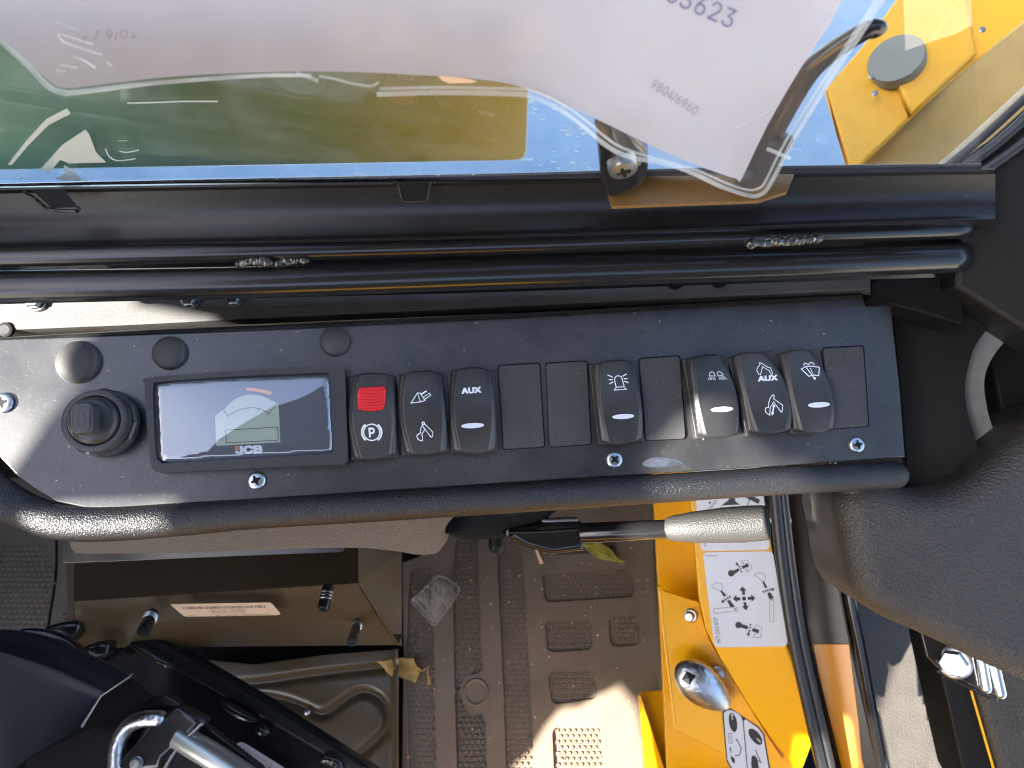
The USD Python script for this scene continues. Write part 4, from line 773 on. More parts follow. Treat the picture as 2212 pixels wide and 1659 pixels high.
i, j = np.meshgrid(np.arange(gx.shape[0] - 1), np.arange(n_ - 1), indexing='ij'); f = np.stack([i * n_ + j, (i + 1) * n_ + j, (i + 1) * n_ + j + 1, i * n_ + j + 1], -1).reshape(-1, 4)
obj('pressed_sheet', trimesh.Trimesh(vv, np.vstack([f[:, [0, 1, 2]], f[:, [0, 2, 3]]]), process=False), m_pan, pan, smooth=True)
obj('folded_lip', loft([PN.at(curve([(430, 1424), (553, 1436), (703, 1415), (868, 1403)], 5), h) for h in (0.0045, 0.002, -0.03)]), m_pan, pan, smooth=40)
obj('blind_rivet', lathe(PN.at([(663, 1538)], 0.0)[0], (0, 0, 1), [(0.0040, 0), (0.0038, 0.0012), (0.002, 0.002), (0.0001, 0.0021)], 20), m_zinc, pan, smooth=True)

# ------------------------------------------------------------------ pedal gear, bottom left
shr = thing('pedal_shroud', 'black folded sheet metal shroud over the pedal linkage in the bottom left corner', 'shroud')
tp = curve([(-90, 1358), (0, 1360), (37, 1362), (100, 1374), (175, 1404), (232, 1430), (284, 1456)], 4)
md = curve([(-90, 1392), (0, 1418), (60, 1440), (120, 1464), (170, 1484), (195, 1494), (217, 1503)], 4)
lw = curve([(-90, 1640), (0, 1670), (30, 1660), (70, 1632), (110, 1608), (145, 1588), (176, 1570)], 4)
def mid(a, b, q): return a + (b - a) * q
rows = [np.array([wp(x, y, 0.585) for x, y in tp]), np.array([wp(x, y, 0.572) for x, y in mid(tp, md, 0.1)]), np.array([wp(x, y, 0.556) for x, y in mid(tp, md, 0.75)]), np.array([wp(x, y, 0.5535) for x, y in mid(tp, md, 0.93)]), np.array([wp(x, y, 0.5545) for x, y in mid(tp, md, 1.05)]), np.array([wp(x, y, 0.5525) for x, y in mid(md, lw, 0.15)]), np.array([wp(x, y, 0.535) for x, y in lw])]
obj('folded_sheet', loft(rows), mat('shroud_paint', (0.009, 0.010, 0.012), 0.32, spec=0.3, dust=0.3, bump=(200, 0.08, 0.0005)), shr, smooth=60)
obj('cut_edge', tube(np.array([wp(284, 1456, 0.585), wp(278, 1462, 0.576), wp(217, 1503, 0.5545), wp(176, 1570, 0.536)]), 0.0012, 6), m_steel, shr, smooth=True)
obj('curled_flange', plate(Plane((150, 1400), 0.62, cn(0.1, 0.4, -1)), curve([(40, 1366), (90, 1358), (150, 1380), (182, 1418), (120, 1440)], 4, True), -0.01, 0.0, 0.003), m_gloss, shr)
for q, dd in (([(88, 1366), (110, 1350), (160, 1343), (171, 1352), (160, 1376), (143, 1392), (110, 1385)], 0.66), ([(173, 1408), (190, 1393), (205, 1392), (215, 1387), (235, 1390), (234, 1402), (225, 1420), (190, 1426)], 0.66)):
    obj('spring_clip', plate(Plane((150, 1380), dd, cn(0.1, 0.2, -1)), curve(q, 4, True), -0.012, 0.004, 0.004), m_gloss, shr, smooth=True)
lkg = thing('pedal_linkage', 'black flat steel pedal arm running diagonally, with weld runs and a white maker label', 'pedal arm')
AP = Plane((520, 1540), 0.66, cn(-0.12, 0.35, -1))
obj('arm_bar', plate(AP, [(296, 1362), (312, 1362), (553, 1502), (792, 1656), (900, 1730), (620, 1760), (300, 1480), (225, 1436), (276, 1392)], -0.02, 0.0, 0.002), m_gloss, lkg)
obj('arm_edge', plate(AP, [(276, 1392), (296, 1362), (312, 1362), (553, 1502), (792, 1656), (760, 1668), (560, 1548)], 0.0, 0.006, 0.003), m_matte, lkg, smooth=40)
rg = np.random.default_rng(8)
for q in ([(283, 1392), (310, 1404), (350, 1428), (378, 1438)], [(478, 1516), (510, 1536), (552, 1556)], [(552, 1572), (580, 1582)], [(690, 1640), (720, 1640), (740, 1662)]):
    c = curve(q, 6); w = np.sin(np.linspace(0.25, math.pi - 0.25, len(c))) * 0.0058 * (0.8 + 0.3 * rg.random(len(c)))
    obj('weld_run', rod(AP.at(c, 0.006), w, 12, 3), m_gloss, lkg, smooth=True)
zb = Z(431.3, 1576, 0.18)
AL = 0.0072
lb = obj('maker_label', plate(AP, zb([(480, 150), (510, 150), (560, 175), (1180, 560), (1180, 700), (800, 700), (340, 300), (330, 270), (350, 245)]), 0.0066, AL), m_paper, lkg, smooth=False)
def tt(text, a, b, h): return text_px(text, zb([a])[0], zb([b])[0], h, 1)
obj('lettering', drape(AP, U_([tt('Manufacturing Co', (760, 560), (400, 296), 8), tt('Jackson, MI', (800, 500), (560, 345), 7), tt('Serial No. 1931486', (900, 470), (520, 262), 6.5), tt('AR ADJUSTMENTS', (880, 410), (482, 185), 6)]), AL + 0.0003, h=AL), m_label_ink, lb, smooth=False)
cl = thing('linkage_clevis', 'black clevis bracket with bright bent pin and zinc rod at the bottom left', 'linkage')
CP = Plane((330, 1600), 0.585, cn(-0.1, 0.25, -1))
obj('back_plate', plate(CP, [(60, 1637), (180, 1580), (300, 1520), (340, 1503), (358, 1503), (376, 1510), (437, 1560), (560, 1655), (640, 1740), (0, 1760)], -0.012, -0.006, 0.0015), m_gloss, cl)
obj('clevis_block', plate(CP, [(383, 1524), (437, 1560), (400, 1598), (352, 1640), (345, 1665), (240, 1665), (268, 1632), (330, 1560)], -0.005, 0.010, 0.0045, segs=4), m_gloss, cl, smooth=50)
obj('clevis_edge', tube(CP.at(curve([(437, 1561), (418, 1580), (398, 1598), (372, 1632), (350, 1670)], 4), 0.0095), 0.0016, 8), m_steel, cl, smooth=True)
obj('bent_pin', rod(CP.at(curve([(252, 1668), (252, 1625), (262, 1590), (282, 1565), (312, 1553), (345, 1552)], 6), 0.006), 0.0064, 20, 5), m_cast, cl, smooth=True)
obj('rod', tube(CP.at([(385, 1590), (470, 1640), (620, 1740)], 0.004), 0.0098, 28), mat('zinc_dull', (0.42, 0.44, 0.42), 0.33, metallic=0.9, bump=(500, 0.2, 0.0004)), cl, smooth=True)
o = CP.at([(297, 1648)], 0.0105)[0]
obj('hex_screw', lathe(o, CP.n, [(0.0056, 0), (0.0056, 0.0018), (0.0046, 0.0022), (0.0046, 0.0038), (0.0036, 0.0046), (0.0001, 0.0048)], 18), m_steel, cl, smooth=30)

# ================================================================== yellow console
con = thing('side_console', 'yellow painted steel side console with control pattern decals and a polished release knob', 'side console')
K2 = Plane((1470, 1250), 0.80, cn(-0.10, 0.05, -1)); K3 = Plane((1500, 1450), 0.752, cn(-0.16, 0.05, -1)); K4 = Plane((1450, 1580), 0.84, cn(0.0, 0.30, -1))
obj('rear_plate', plate(K2, [(1408, 1000), (1600, 1000), (1700, 1760), (1446, 1760)], -0.01, 0.0, 0.001), m_yellow, con)
obj('face_plate', plate(CON, [(1484, 1000), (1490, 1085), (1500, 1200), (1508, 1290), (1524, 1362), (1556, 1424), (1620, 1530), (1675, 1610), (1722, 1664), (1735, 1659), (1757, 1598), (1775, 1659), (1800, 1740), (1820, 1740), (1700, 1395), (1652, 1085), (1640, 1000)], -0.006, 0.0, 0.0025, segs=4), m_yellow, con, smooth=40)
obj('corner_web', loft([CON.at(curve([(1484, 1000), (1500, 1200), (1508, 1290), (1524, 1362), (1556, 1424), (1620, 1530), (1690, 1640)], 5), h) for h in (-0.002, -0.07)]), m_yellow, con, smooth=40)
obj('lower_bracket', plate(K3, [(1424, 1264), (1434, 1276), (1470, 1288), (1509, 1300), (1600, 1400), (1720, 1660), (1720, 1720), (1620, 1660), (1528, 1612), (1468, 1582), (1460, 1572), (1447, 1469), (1435, 1369)], -0.004, 0.0, 0.0012), m_yellow, con)
obj('bracket_roll', tube(K3.at(curve([(1424, 1266), (1435, 1369), (1447, 1469), (1459, 1566), (1466, 1580)], 5), -0.002), 0.0026, 10), m_yellow, con, smooth=True)
obj('flap', plate(K4, [(1379, 1504), (1384, 1496), (1398, 1493), (1480, 1488), (1700, 1560), (1760, 1760), (1408, 1760), (1393, 1659)], -0.003, 0.0, 0.001), m_yellow, con)
obj('flap_edge', loft([K4.at([(1380, 1502), (1393, 1659), (1402, 1760)], -0.0), K4.at([(1384, 1505), (1434, 1659), (1466, 1760)], 0.022)]), m_yellow, con, smooth=False)
DK = 0.0006
def decal(px, r): return plate(CON, px, 0.0001, DK, r=r)
zc = Z(1404.6, 1061.8, 0.2134)
d1 = obj('control_decal', decal(zc([(532, 615), (1240, 603), (1396, 1566), (648, 1578)]), 0.005), m_decal, con, smooth=False)
d0 = obj('control_decal', decal([(1496, 1000), (1640, 1000), (1664, 1187), (1514, 1190)], 0.005), m_decal, con, smooth=False)
def ink(name, geo, d): obj(name, drape(CON, geo, DK + 0.0003, h=DK), m_ink, d, smooth=False)
hd = zc([(950, 1082)])[0]
cross = U_([Polygon(zc(p)) for p in ([(930, 958), (975, 1000), (957, 1002), (962, 1062), (930, 1062), (928, 1006), (900, 1004)], [(835, 1085), (870, 1045), (874, 1070), (920, 1070), (922, 1100), (878, 1102), (882, 1122)], [(1065, 1076), (1020, 1040), (1022, 1062), (978, 1066), (980, 1098), (1024, 1094), (1026, 1116)], [(970, 1203), (926, 1162), (948, 1160), (940, 1106), (972, 1104), (976, 1156), (998, 1154)])] + [Point(hd).buffer(4.6)]).difference(Point(hd).buffer(8.2).difference(Point(hd).buffer(4.6)))
ink('cross_arrows', cross, d1)
def armsym(k, px): return Polygon(zc(px))
boom1 = U_([armsym(0, [(710, 1008), (722, 998), (772, 1050), (745, 1066)]), armsym(0, [(778, 1106), (805, 1094), (856, 1164), (812, 1170)])] + [line(zc([(735 + 22 * k, 1110 - 14 * k), (748 + 22 * k, 1102 - 14 * k)]), 5.0) for k in range(4)] + [Polygon(zc([(718, 1132), (728, 1090), (756, 1116)]))])
ink('arm_symbol', boom1, d1)
ink('arm_outline', U_([ring(zc(curve([(622, 962), (650, 935), (690, 922), (720, 935), (734, 965), (725, 995), (706, 1006), (660, 982)], 3, True)), 0.8), ring(zc(curve([(648, 1190), (660, 1184), (860, 1168), (878, 1178), (876, 1200), (860, 1210), (660, 1230), (645, 1212)], 3, True)), 0.8), Point(zc([(857, 1188)])[0]).buffer(1.8)]), d1)
boom2 = U_([armsym(0, [(1132, 912), (1150, 905), (1186, 968), (1162, 980)]), armsym(0, [(1184, 1026), (1214, 1016), (1252, 1076), (1204, 1092)])] + [line(zc([(1138 + 22 * k, 1016 - 7 * k), (1152 + 22 * k, 1011 - 7 * k)]), 5.0) for k in range(4)] + [Polygon(zc([(1262, 988), (1224, 968), (1230, 1010)]))])
ink('arm_symbol', boom2, d1)
ink('arm_outline', U_([ring(zc(curve([(1056, 842), (1090, 825), (1130, 824), (1160, 842), (1168, 875), (1155, 900), (1138, 908), (1090, 868)], 3, True)), 0.8), ring(zc(curve([(1212, 1082), (1232, 1072), (1248, 1086), (1250, 1300), (1240, 1322), (1216, 1318), (1208, 1295)], 3, True)), 0.8), Point(zc([(1230, 1094)])[0]).buffer(1.8)]), d1)
for dy, dx, sgn in ((0, 0, 1), (0, 0, -1)):
    if sgn > 0:
        sy = U_([Point(zc([(820, 826)])[0]).buffer(7.2), Polygon(zc([(840, 800), (894, 774), (905, 800), (850, 838)])), Polygon(zc([(922, 758), (985, 726), (1000, 756), (936, 782)])), Polygon(zc([(868, 712), (900, 738), (890, 740), (897, 755), (885, 758), (880, 742), (865, 745)]))] + [line(zc([(898 + 9 * k, 764 + 24 * k), (914 + 9 * k, 758 + 24 * k)]), 3.2) for k in range(3)])
        ol = ring(zc([(918, 708), (985, 690), (1032, 770), (985, 818), (962, 792), (986, 790), (975, 770), (1000, 756), (985, 726), (936, 735), (944, 720)]), 0.7)
    else:
        sy = U_([Point(zc([(893, 1350)])[0]).buffer(7.0), Polygon(zc([(912, 1334), (992, 1362), (985, 1396), (905, 1372)])), Polygon(zc([(1036, 1382), (1102, 1402), (1094, 1434), (1028, 1412)])), Polygon(zc([(990, 1466), (974, 1432), (988, 1436), (996, 1412), (1008, 1416), (1002, 1440), (1014, 1446)]))] + [line(zc([(1004 - 3 * k, 1345 + 30 * k), (1022 - 3 * k, 1348 + 30 * k)]), 3.2) for k in range(3)])
        ol = ring(zc([(1062, 1362), (1075, 1344), (1132, 1378), (1116, 1480), (1040, 1474), (1060, 1456), (1052, 1442), (1094, 1434), (1102, 1402), (1056, 1385)]), 0.7)
    ink('joystick_symbol', sy, d1); ink('machine_outline', ol, d1)
ink('lettering', text_px('JCB ISO L/H', zc([(640, 1272)])[0], zc([(676, 1532)])[0], 8.0), d1)
ink('part_number', text_px('332/W6876', zc([(687, 640)])[0], zc([(558, 642)])[0], -3.2 * -1), d1)
up = U_([Polygon([(1574, 1060), (1588, 1060), (1588, 1082), (1598, 1090), (1558, 1092), (1574, 1080)]), Polygon([(1532, 1083), (1536, 1083), (1535, 1088), (1531, 1088)]), line([(1550, 1080), (1536, 1098)], 1.2), line([(1546, 1080), (1530, 1100)], 1.2), line([(1612, 1070), (1640, 1084)], 10), line([(1622, 1074), (1614, 1092)], 2), line([(1560, 1095), (1545, 1105)], 2)])
ink('boom_symbol', up, d0); ink('lettering', text_px('H', (1520, 1174), (1521, 1180), 5), d0); ink('machine_outline', line([(1598, 1171), (1602, 1172), (1611, 1172), (1613, 1166)], 0.8), d0)
# lower pattern decal on the bracket
zk = Z(1327.2, 1382.5, 0.2)
D2 = 0.0008
low = obj('pattern_decal', plate(K3, zk([(1165, 790), (1170, 760), (1260, 742), (1390, 830), (1560, 940), (1620, 1020), (1680, 1382), (1700, 1500), (1320, 1500), (1240, 1360), (1210, 1310)]), 0.0002, D2, r=0.001), m_ink, con, smooth=False)
obj('decal_field', drape(K3, U_([Polygon(zk([(1180, 790), (1215, 762), (1262, 755), (1330, 790), (1372, 830), (1385, 880), (1430, 1382), (1440, 1490), (1330, 1480), (1250, 1350), (1220, 1290)])).buffer(-1.4).buffer(1.4), Polygon(zk([(1396, 870), (1420, 855), (1550, 950), (1605, 1020), (1665, 1382), (1680, 1490), (1450, 1490)])).buffer(-1.4).buffer(1.4)]), D2 + 0.0003, h=D2), m_decal, low, smooth=False)
def ink2(name, geo): obj(name, drape(K3, geo, D2 + 0.0006, h=D2), m_ink, low, smooth=False)
ink2('knob_symbol', U_([affinity.rotate(affinity.scale(Point(zk([(1280, 888)])[0]).buffer(1), 8.5, 21), -10).difference(line(zk([(1275, 860), (1268, 800)]), 2).union(Polygon(zk([(1258, 815), (1266, 785), (1290, 818)])))), affinity.rotate(affinity.scale(Point(zk([(1522, 1042)])[0]).buffer(1), 10, 21), -38).difference(line(zk([(1540, 1060), (1578, 1104)]), 2.4))]))
ink2('lettering', text_px('ISO', zk([(1268, 1000)])[0], zk([(1245, 1118)])[0], 9.0) if False else affinity.translate(text_px('ISO', zk([(1222, 1000)])[0], zk([(1236, 1118)])[0], 8.5), 0, 0))
ink2('digger_symbol', U_([line(zk([(1310, 1085), (1320, 1070), (1370, 1165), (1350, 1240), (1300, 1250)]), 2.0), Polygon(zk([(1240, 1160), (1256, 1155), (1265, 1250), (1298, 1280), (1300, 1330), (1275, 1320), (1255, 1275), (1262, 1240)])), line(zk([(1520, 1180), (1580, 1320), (1530, 1290)]), 1.8), Polygon(zk([(1480, 1260), (1500, 1240), (1540, 1270), (1560, 1382), (1560, 1450), (1490, 1450), (1475, 1330)]))]))
# hex bolt with flange, rivet, polished knob
o = K3.at([(1492, 1329)], 0.0)[0]; ax = unit(K3.n + 0.35 * -R)
s = obj('flange_bolt', lathe(o, ax, [(0.0074, -0.001), (0.0074, 0.0012), (0.0062, 0.0026), (0.0050, 0.0028)], 30), m_zinc, con, smooth=40)
obj('bolt_head', lathe(o, ax, [(0.0055, 0.002), (0.0055, 0.0085), (0.0047, 0.0100), (0.0040, 0.0096), (0.0001, 0.0096)], 6), m_zinc, s, smooth=False)
obj('rivet', lathe(K3.at([(1551, 1452)], 0.0)[0], K3.n, [(0.0078, 0), (0.0078, 0.002), (0.0062, 0.0034), (0.0001, 0.0036)], 26), m_cast, con, smooth=40)
ks = trimesh.creation.icosphere(4, 1.0); v = ks.vertices.copy(); tpr = 1 - 0.18 * v[:, 0] - 0.12 * v[:, 0] ** 2
v = np.c_[v[:, 0] * 0.0345, v[:, 1] * 0.0205 * tpr, v[:, 2] * 0.0135 * tpr]; v[:, 2] = np.where(v[:, 2] < 0, v[:, 2] * 0.7, v[:, 2])
KO = K3.at([(1519, 1482)], 0.020)[0]; axl = unit(np.array([K3.u, K3.v]).T @ np.array([0.77, -0.64])); axn = unit(K3.n + 0.15 * R); axl = unit(axl - (axl @ axn) * axn); axw = np.cross(axn, axl)
knob = obj('release_knob', trimesh.Trimesh(KO + v[:, 0:1] * axl + v[:, 1:2] * axw + v[:, 2:3] * axn, ks.faces, process=False), m_cast, con, smooth=True)
def kpt(x, y):                                                 # a point of the knob's upper surface
    r2 = max(0.0, 1 - (x / 0.0345) ** 2 - (y / (0.0205 * (1 - 0.18 * x / 0.0345))) ** 2); return KO + x * axl + y * axw + axn * (0.0135 * math.sqrt(r2) * (1 - 0.18 * x / 0.0345) + 0.0002)
obj('knob_ridge', tube([kpt(x, y) for x, y in curve([(-0.0275, 0.0035), (-0.017, 0.0065), (-0.0165, 0.001), (-0.010, -0.001), (0.006, -0.0025), (0.020, -0.004), (0.029, -0.005)], 4)], 0.0006, 6), m_zinc, knob, smooth=True)
obj('knob_window', trimesh.Trimesh(np.array([kpt(-0.027, 0.002), kpt(-0.0175, 0.0045), kpt(-0.0165, -0.007), kpt(-0.025, -0.0085), kpt(-0.0215, -0.002)]), [[0, 1, 4], [1, 2, 4], [2, 3, 4], [3, 0, 4]], process=False), m_gloss, knob, smooth=False)
obj('knob_stem', tube([KO - axn * 0.02, KO], 0.009, 20), m_steel, con, smooth=True)
#PART5
# ================================================================== right hand side: door sill, step, pod
sill = thing('door_sill', 'black door sill with twin rubber seals and a glossy steel strip along the yellow console', 'door sill')
def vtube(pts, d, rpx, name, m, n=16, flat=1.0):
    c = curve(pts, 8); obj(name, tube(np.vstack([wp(x, y, d) for x, y in c]), rpx * d / FPX, n, flat=flat), m, sill, smooth=True)
vtube([(1664, 960), (1675, 1085), (1692, 1240), (1718, 1400), (1776, 1659), (1805, 1780)], 0.700, 12.5, 'rubber_seal', m_rubber)
vtube([(1682, 960), (1694, 1085), (1712, 1240), (1738, 1400), (1796, 1659), (1824, 1780)], 0.700, 9, 'rubber_seal', m_rubber)
m_strip = mat('strip_paint', (0.016, 0.016, 0.016), 0.3, spec=0.3, dust=0.3, dust_scale=0.4, bump=(60, 0.06, 0.0008))
SP = Plane((1780, 1300), 0.735, cn(-0.75, -0.02, -1))
obj('steel_strip', plate(SP, [(1690, 960), (1722, 1240), (1752, 1400), (1812, 1659), (1836, 1780), (1930, 1780), (1896, 1659), (1838, 1400), (1806, 1240), (1780, 960)], -0.003, 0.0, 0.001), m_strip, sill)
obj('yellow_reflection', plate(SP, [(1756, 1392), (1770, 1460), (1818, 1659), (1842, 1780), (1900, 1780), (1862, 1640), (1855, 1560), (1834, 1392)], 0.0002, 0.0012, 0.0004), mat('reflection_yellow', (0.60, 0.25, 0.004), 0.3, dust=0.8, dust_scale=0.35, dust_color=(0.2, 0.12, 0.03)), sill, label='painted yellow reflection on the lower strip')  # yellow mirrored in the glossy strip, built as a coloured plate
vtube([(1790, 960), (1806, 1085), (1832, 1269), (1860, 1406), (1887, 1556), (1906, 1659), (1922, 1780)], 0.690, 11, 'edge_tube', m_gloss, 20)
step = thing('step_plate', 'grey gritty step plate outside the door sill, partly in sunlight', 'step plate')
ST = Plane((1980, 1560), 0.90, (0, 0, 1))
obj('sheet', plate(ST, [(1840, 1180), (2400, 1180), (2400, 1900), (1860, 1900)], -0.01, 0.0), m_carpet, step, smooth=False)
ent = thing('seat_pod_base', 'black moulded base with a wrinkled edge under the brown armrest pod, bottom right corner', 'base')
EB = Plane((2150, 1600), 0.62, cn(-0.3, 0.0, -1))
obj('black_side', plate(EB, [(2018, 1380), (2100, 1430), (2128, 1560), (2172, 1780), (2104, 1780), (2076, 1659), (2034, 1470)], -0.12, -0.008, 0.003), m_matte, ent)
obj('moulded_cover', plate(EB, [(2092, 1420), (2500, 1420), (2500, 1780), (2180, 1780), (2150, 1659), (2106, 1500)], -0.10, 0.0, 0.010, segs=5), m_pod, ent, smooth=50)
obj('yellow_piping', tube(EB.at([(2086, 1430), (2100, 1500), (2146, 1659), (2176, 1780)], -0.004), 0.0012, 8), m_yellow, ent, smooth=True)
hin = thing('hinge_plate', 'black hinge plate with a zinc hex bolt and two bright slotted bars under the pod', 'hinge')
HP = Plane((2060, 1430), 0.56, cn(-0.35, 0.15, -1))
obj('plate', plate(HP, [(1984, 1350), (2001, 1418), (2026, 1444), (2120, 1490), (2134, 1494), (2140, 1484), (2122, 1400), (2090, 1340)], -0.004, 0.0, 0.0012, r=0.002), m_gloss, hin)
o = HP.at([(2062, 1430)], 0.0)[0]; ax = unit(HP.n + 0.45 * -R)
obj('washer', lathe(o, ax, [(0.0125, -0.001), (0.0128, 0.0018), (0.0112, 0.0028), (0.009, 0.003)], 36), m_zinc, hin, smooth=40)
obj('bolt_head', lathe(o, ax, [(0.0102, 0.002), (0.0102, 0.0095), (0.0090, 0.0112), (0.0001, 0.0112)], 6), m_zinc, hin, smooth=False)
for x0, y0, x1, y1 in ((2116, 1405, 2131, 1486), (2146, 1430, 2162, 1498)):
    obj('bright_bar', rod(HP.at([(x0, y0), (x1, y1)], 0.004), 0.0040, 16, 4), m_zinc, hin, smooth=True)
obj('lower_strap', rod(HP.at([(2028, 1450), (2120, 1497), (2150, 1506)], -0.004), 0.0020, 10, 3), m_gloss, hin, smooth=True)
# side panel with the round opening
pnl = thing('side_trim', 'dull black side panel with a large round opening, right of the switch panel', 'side panel')
hole = curve([(2085, 829), (2088, 879), (2106, 944), (2131, 1018), (2180, 1085), (2260, 1110), (2420, 1060), (2470, 860), (2420, 680), (2330, 622), (2260, 622), (2212, 640), (2159, 687), (2121, 725), (2099, 765)], 6, True)
obj('panel_sheet', plate(SIDE, [(1878, 640), (1905, 560), (2080, 520), (2100, 470), (2140, 370), (2330, 240), (2600, 200), (2600, 1300), (1990, 1120), (1960, 1060), (1948, 900), (1930, 690)], -0.01, 0.0, 0.002, holes=[hole]), m_matte, pnl)
in2 = curve([(2126, 829), (2134, 890), (2152, 940), (2176, 979), (2240, 1040), (2420, 1000), (2430, 860), (2400, 730), (2300, 690), (2212, 700), (2160, 750), (2135, 790)], 6, True)
ho = Polygon(SIDE.uv(hole, -0.02)).buffer(0.012)
obj('opening_rim', lift(SIDE, solid(ho.difference(Polygon(SIDE.uv(in2, -0.02))), -0.026, -0.020, 0)), mat('rim_grey', (0.13, 0.135, 0.14), 0.6, mottle=0.3, mottle_scale=200), pnl)
obj('inner_panel', plate(SIDE, [(2100, 560), (2600, 560), (2600, 970), (2300, 940), (2200, 940), (2165, 930), (2140, 800)], -0.10, -0.075, 0.004), m_matte, pnl)
obj('gusset', plate(Plane((1890, 640), 0.45, cn(-0.2, 0.1, -1)), [(1858, 640), (1880, 610), (1925, 585), (2010, 560), (2080, 530), (2080, 700), (1930, 660), (1872, 662)], -0.03, 0.0, 0.002), m_matte, pnl)
pod = thing('armrest_pod', 'big brown black moulded armrest pod with grained surface on the right', 'armrest pod')
pc = curve([(1802, 1030), (1860, 1020), (1930, 1036), (1990, 1058), (2060, 1052), (2120, 1018), (2190, 955), (2300, 880), (2500, 850), (2600, 1100), (2500, 1560), (2330, 1520), (2212, 1474), (2110, 1428), (2000, 1376), (1915, 1338), (1858, 1290), (1838, 1235), (1826, 1160)], 6, True)
obj('pod_body', plate(POD, pc, -0.09, 0.0, 0.017, segs=9, r=0.020), m_pod, pod, smooth=True)

# ================================================================== things lying on the floor
def flat_leaf(px, curl, seed, pl=FLOOR):
    g = Polygon(pl.uv(px)); c = np.array(g.centroid.coords[0]); s = math.sqrt(g.area)
    hf = lambda u, v: 0.004 + curl * (((u - c[0]) / s) ** 2 + 0.5 * ((v - c[1]) / s)) + 0.004 * meshkit.noise(np.c_[u * 90, v * 90, np.full(len(u), seed)])
    return drape(pl, g, hf, 0.005, px=False), hf
lf = thing('fallen_leaf', 'yellow green leaf lying on the floor just below the lever bracket', 'leaf')
m_, hf = flat_leaf([(1255, 1166), (1270, 1170), (1296, 1176), (1310, 1183), (1321, 1192), (1327, 1202), (1333, 1211), (1350, 1220), (1332, 1217), (1320, 1214), (1301, 1211), (1288, 1206), (1278, 1200), (1266, 1190), (1256, 1178)], 0.010, 1); obj('blade', m_, m_leaf, lf, smooth=True)
obj('midrib', tube(FLOOR.at(curve([(1258, 1170), (1290, 1190), (1320, 1206), (1350, 1220)], 5), 0.012), 0.0007, 6), m_leaf, lf, smooth=True)
lf = thing('fallen_leaf', 'dry orange holly leaf with pointed lobes lying across the pan edge', 'leaf')
m_, hf = flat_leaf([(819, 1430), (833, 1430), (850, 1425), (870, 1421), (882, 1424), (894, 1422), (897, 1428), (900, 1436), (906, 1443), (914, 1448), (908, 1454), (905, 1461), (899, 1475), (888, 1470), (875, 1467), (862, 1461), (848, 1461), (838, 1453), (833, 1444), (826, 1436)], 0.012, 2); obj('blade', m_, m_leaf_dry, lf, smooth=True)
obj('stem', tube(FLOOR.at(curve([(840, 1440), (870, 1449), (900, 1452), (914, 1448), (924, 1443), (923, 1452), (926, 1465), (927, 1479)], 5), 0.012), np.r_[np.full(24, 0.0006), np.linspace(0.0006, 0.0022, 12)], 8), m_leaf_dry, lf, smooth=True)
lf = thing('leaf_scrap', 'small curled pale leaf scrap on the mat under the lever', 'leaf')
m_, hf = flat_leaf([(1155, 1191), (1160, 1190), (1165, 1200), (1172, 1214), (1174, 1219), (1166, 1220), (1162, 1210)], 0.006, 3); obj('blade', m_, m_label, lf, smooth=True)
wr = thing('plastic_wrapper', 'crumpled clear plastic wrapper lying on the dimpled floor strip', 'wrapper')
g = Polygon(FLOOR.uv(curve([(948, 1244), (965, 1249), (980, 1260), (993, 1273), (982, 1292), (969, 1314), (955, 1332), (939, 1351), (925, 1340), (905, 1318), (889, 1300), (892, 1292), (900, 1289), (913, 1276), (925, 1264), (938, 1250)], 3, True)))
wc = np.array(g.centroid.coords[0])
obj('film', drape(FLOOR, g, lambda u, v: 0.006 + 0.012 * np.exp(-(((u - wc[0]) / 0.018) ** 2 + ((v - wc[1]) / 0.02) ** 2)) + 0.007 * meshkit.noise(np.c_[(u + v) * 260, (u - v) * 45, u * 0]), 0.0025, px=False), m_wrap, wr, smooth=40)
obj('folded_end', drape(FLOOR, affinity.scale(g, 0.55, 0.7), lambda u, v: 0.016 + 0.008 * meshkit.noise(np.c_[(u + v) * 300, (u - v) * 50, u * 0 + 5]), 0.0025, px=False), m_wrap, wr, smooth=40)
def wline(px, r, h): obj('crease', tube(FLOOR.at(curve(px, 4), h), r, 6), m_hem, wr, smooth=True)  # clear tubes put in as bright crinkle glints and edges
wline([(948, 1244), (965, 1249), (980, 1260), (993, 1273), (982, 1292), (969, 1314), (955, 1332), (939, 1351), (925, 1340), (905, 1318), (889, 1300), (900, 1289), (925, 1264), (948, 1244)], 0.0008, 0.012)
for a_ in ([(892, 1296), (915, 1318), (938, 1346)], [(903, 1290), (922, 1308), (943, 1332)], [(925, 1266), (950, 1290), (966, 1312)], [(946, 1262), (948, 1290), (940, 1318)], [(958, 1270), (956, 1296)]): wline(a_, 0.0007, 0.019)
rg = np.random.default_rng(21); cr = []
for k in range(130):
    x, y = rg.uniform(880, 1400), rg.uniform(1180, 1650); o = FLOOR.at([(x, y)], 0.0006)[0]; s = trimesh.creation.icosphere(0, rg.uniform(0.0004, 0.0013)); s.vertices = s.vertices * rg.uniform(0.5, 1.5, 3) + o; cr.append(s)
for k in range(70):
    x, y = rg.uniform(60, 1850), rg.uniform(700, 1030); o = P.at([(x, y - (x - 900) * 0.05)], 0.0001)[0]; s = trimesh.creation.icosphere(0, rg.uniform(0.00015, 0.00038)); s.vertices = s.vertices * rg.uniform(0.5, 1.8, 3) + o; cr.append(s)
p_ = obj('crumbs', cat(*cr), m_label, None, smooth=False, kind='stuff'); tag(p_, 'pale crumbs and grit scattered over floor mat and panel', 'grit')

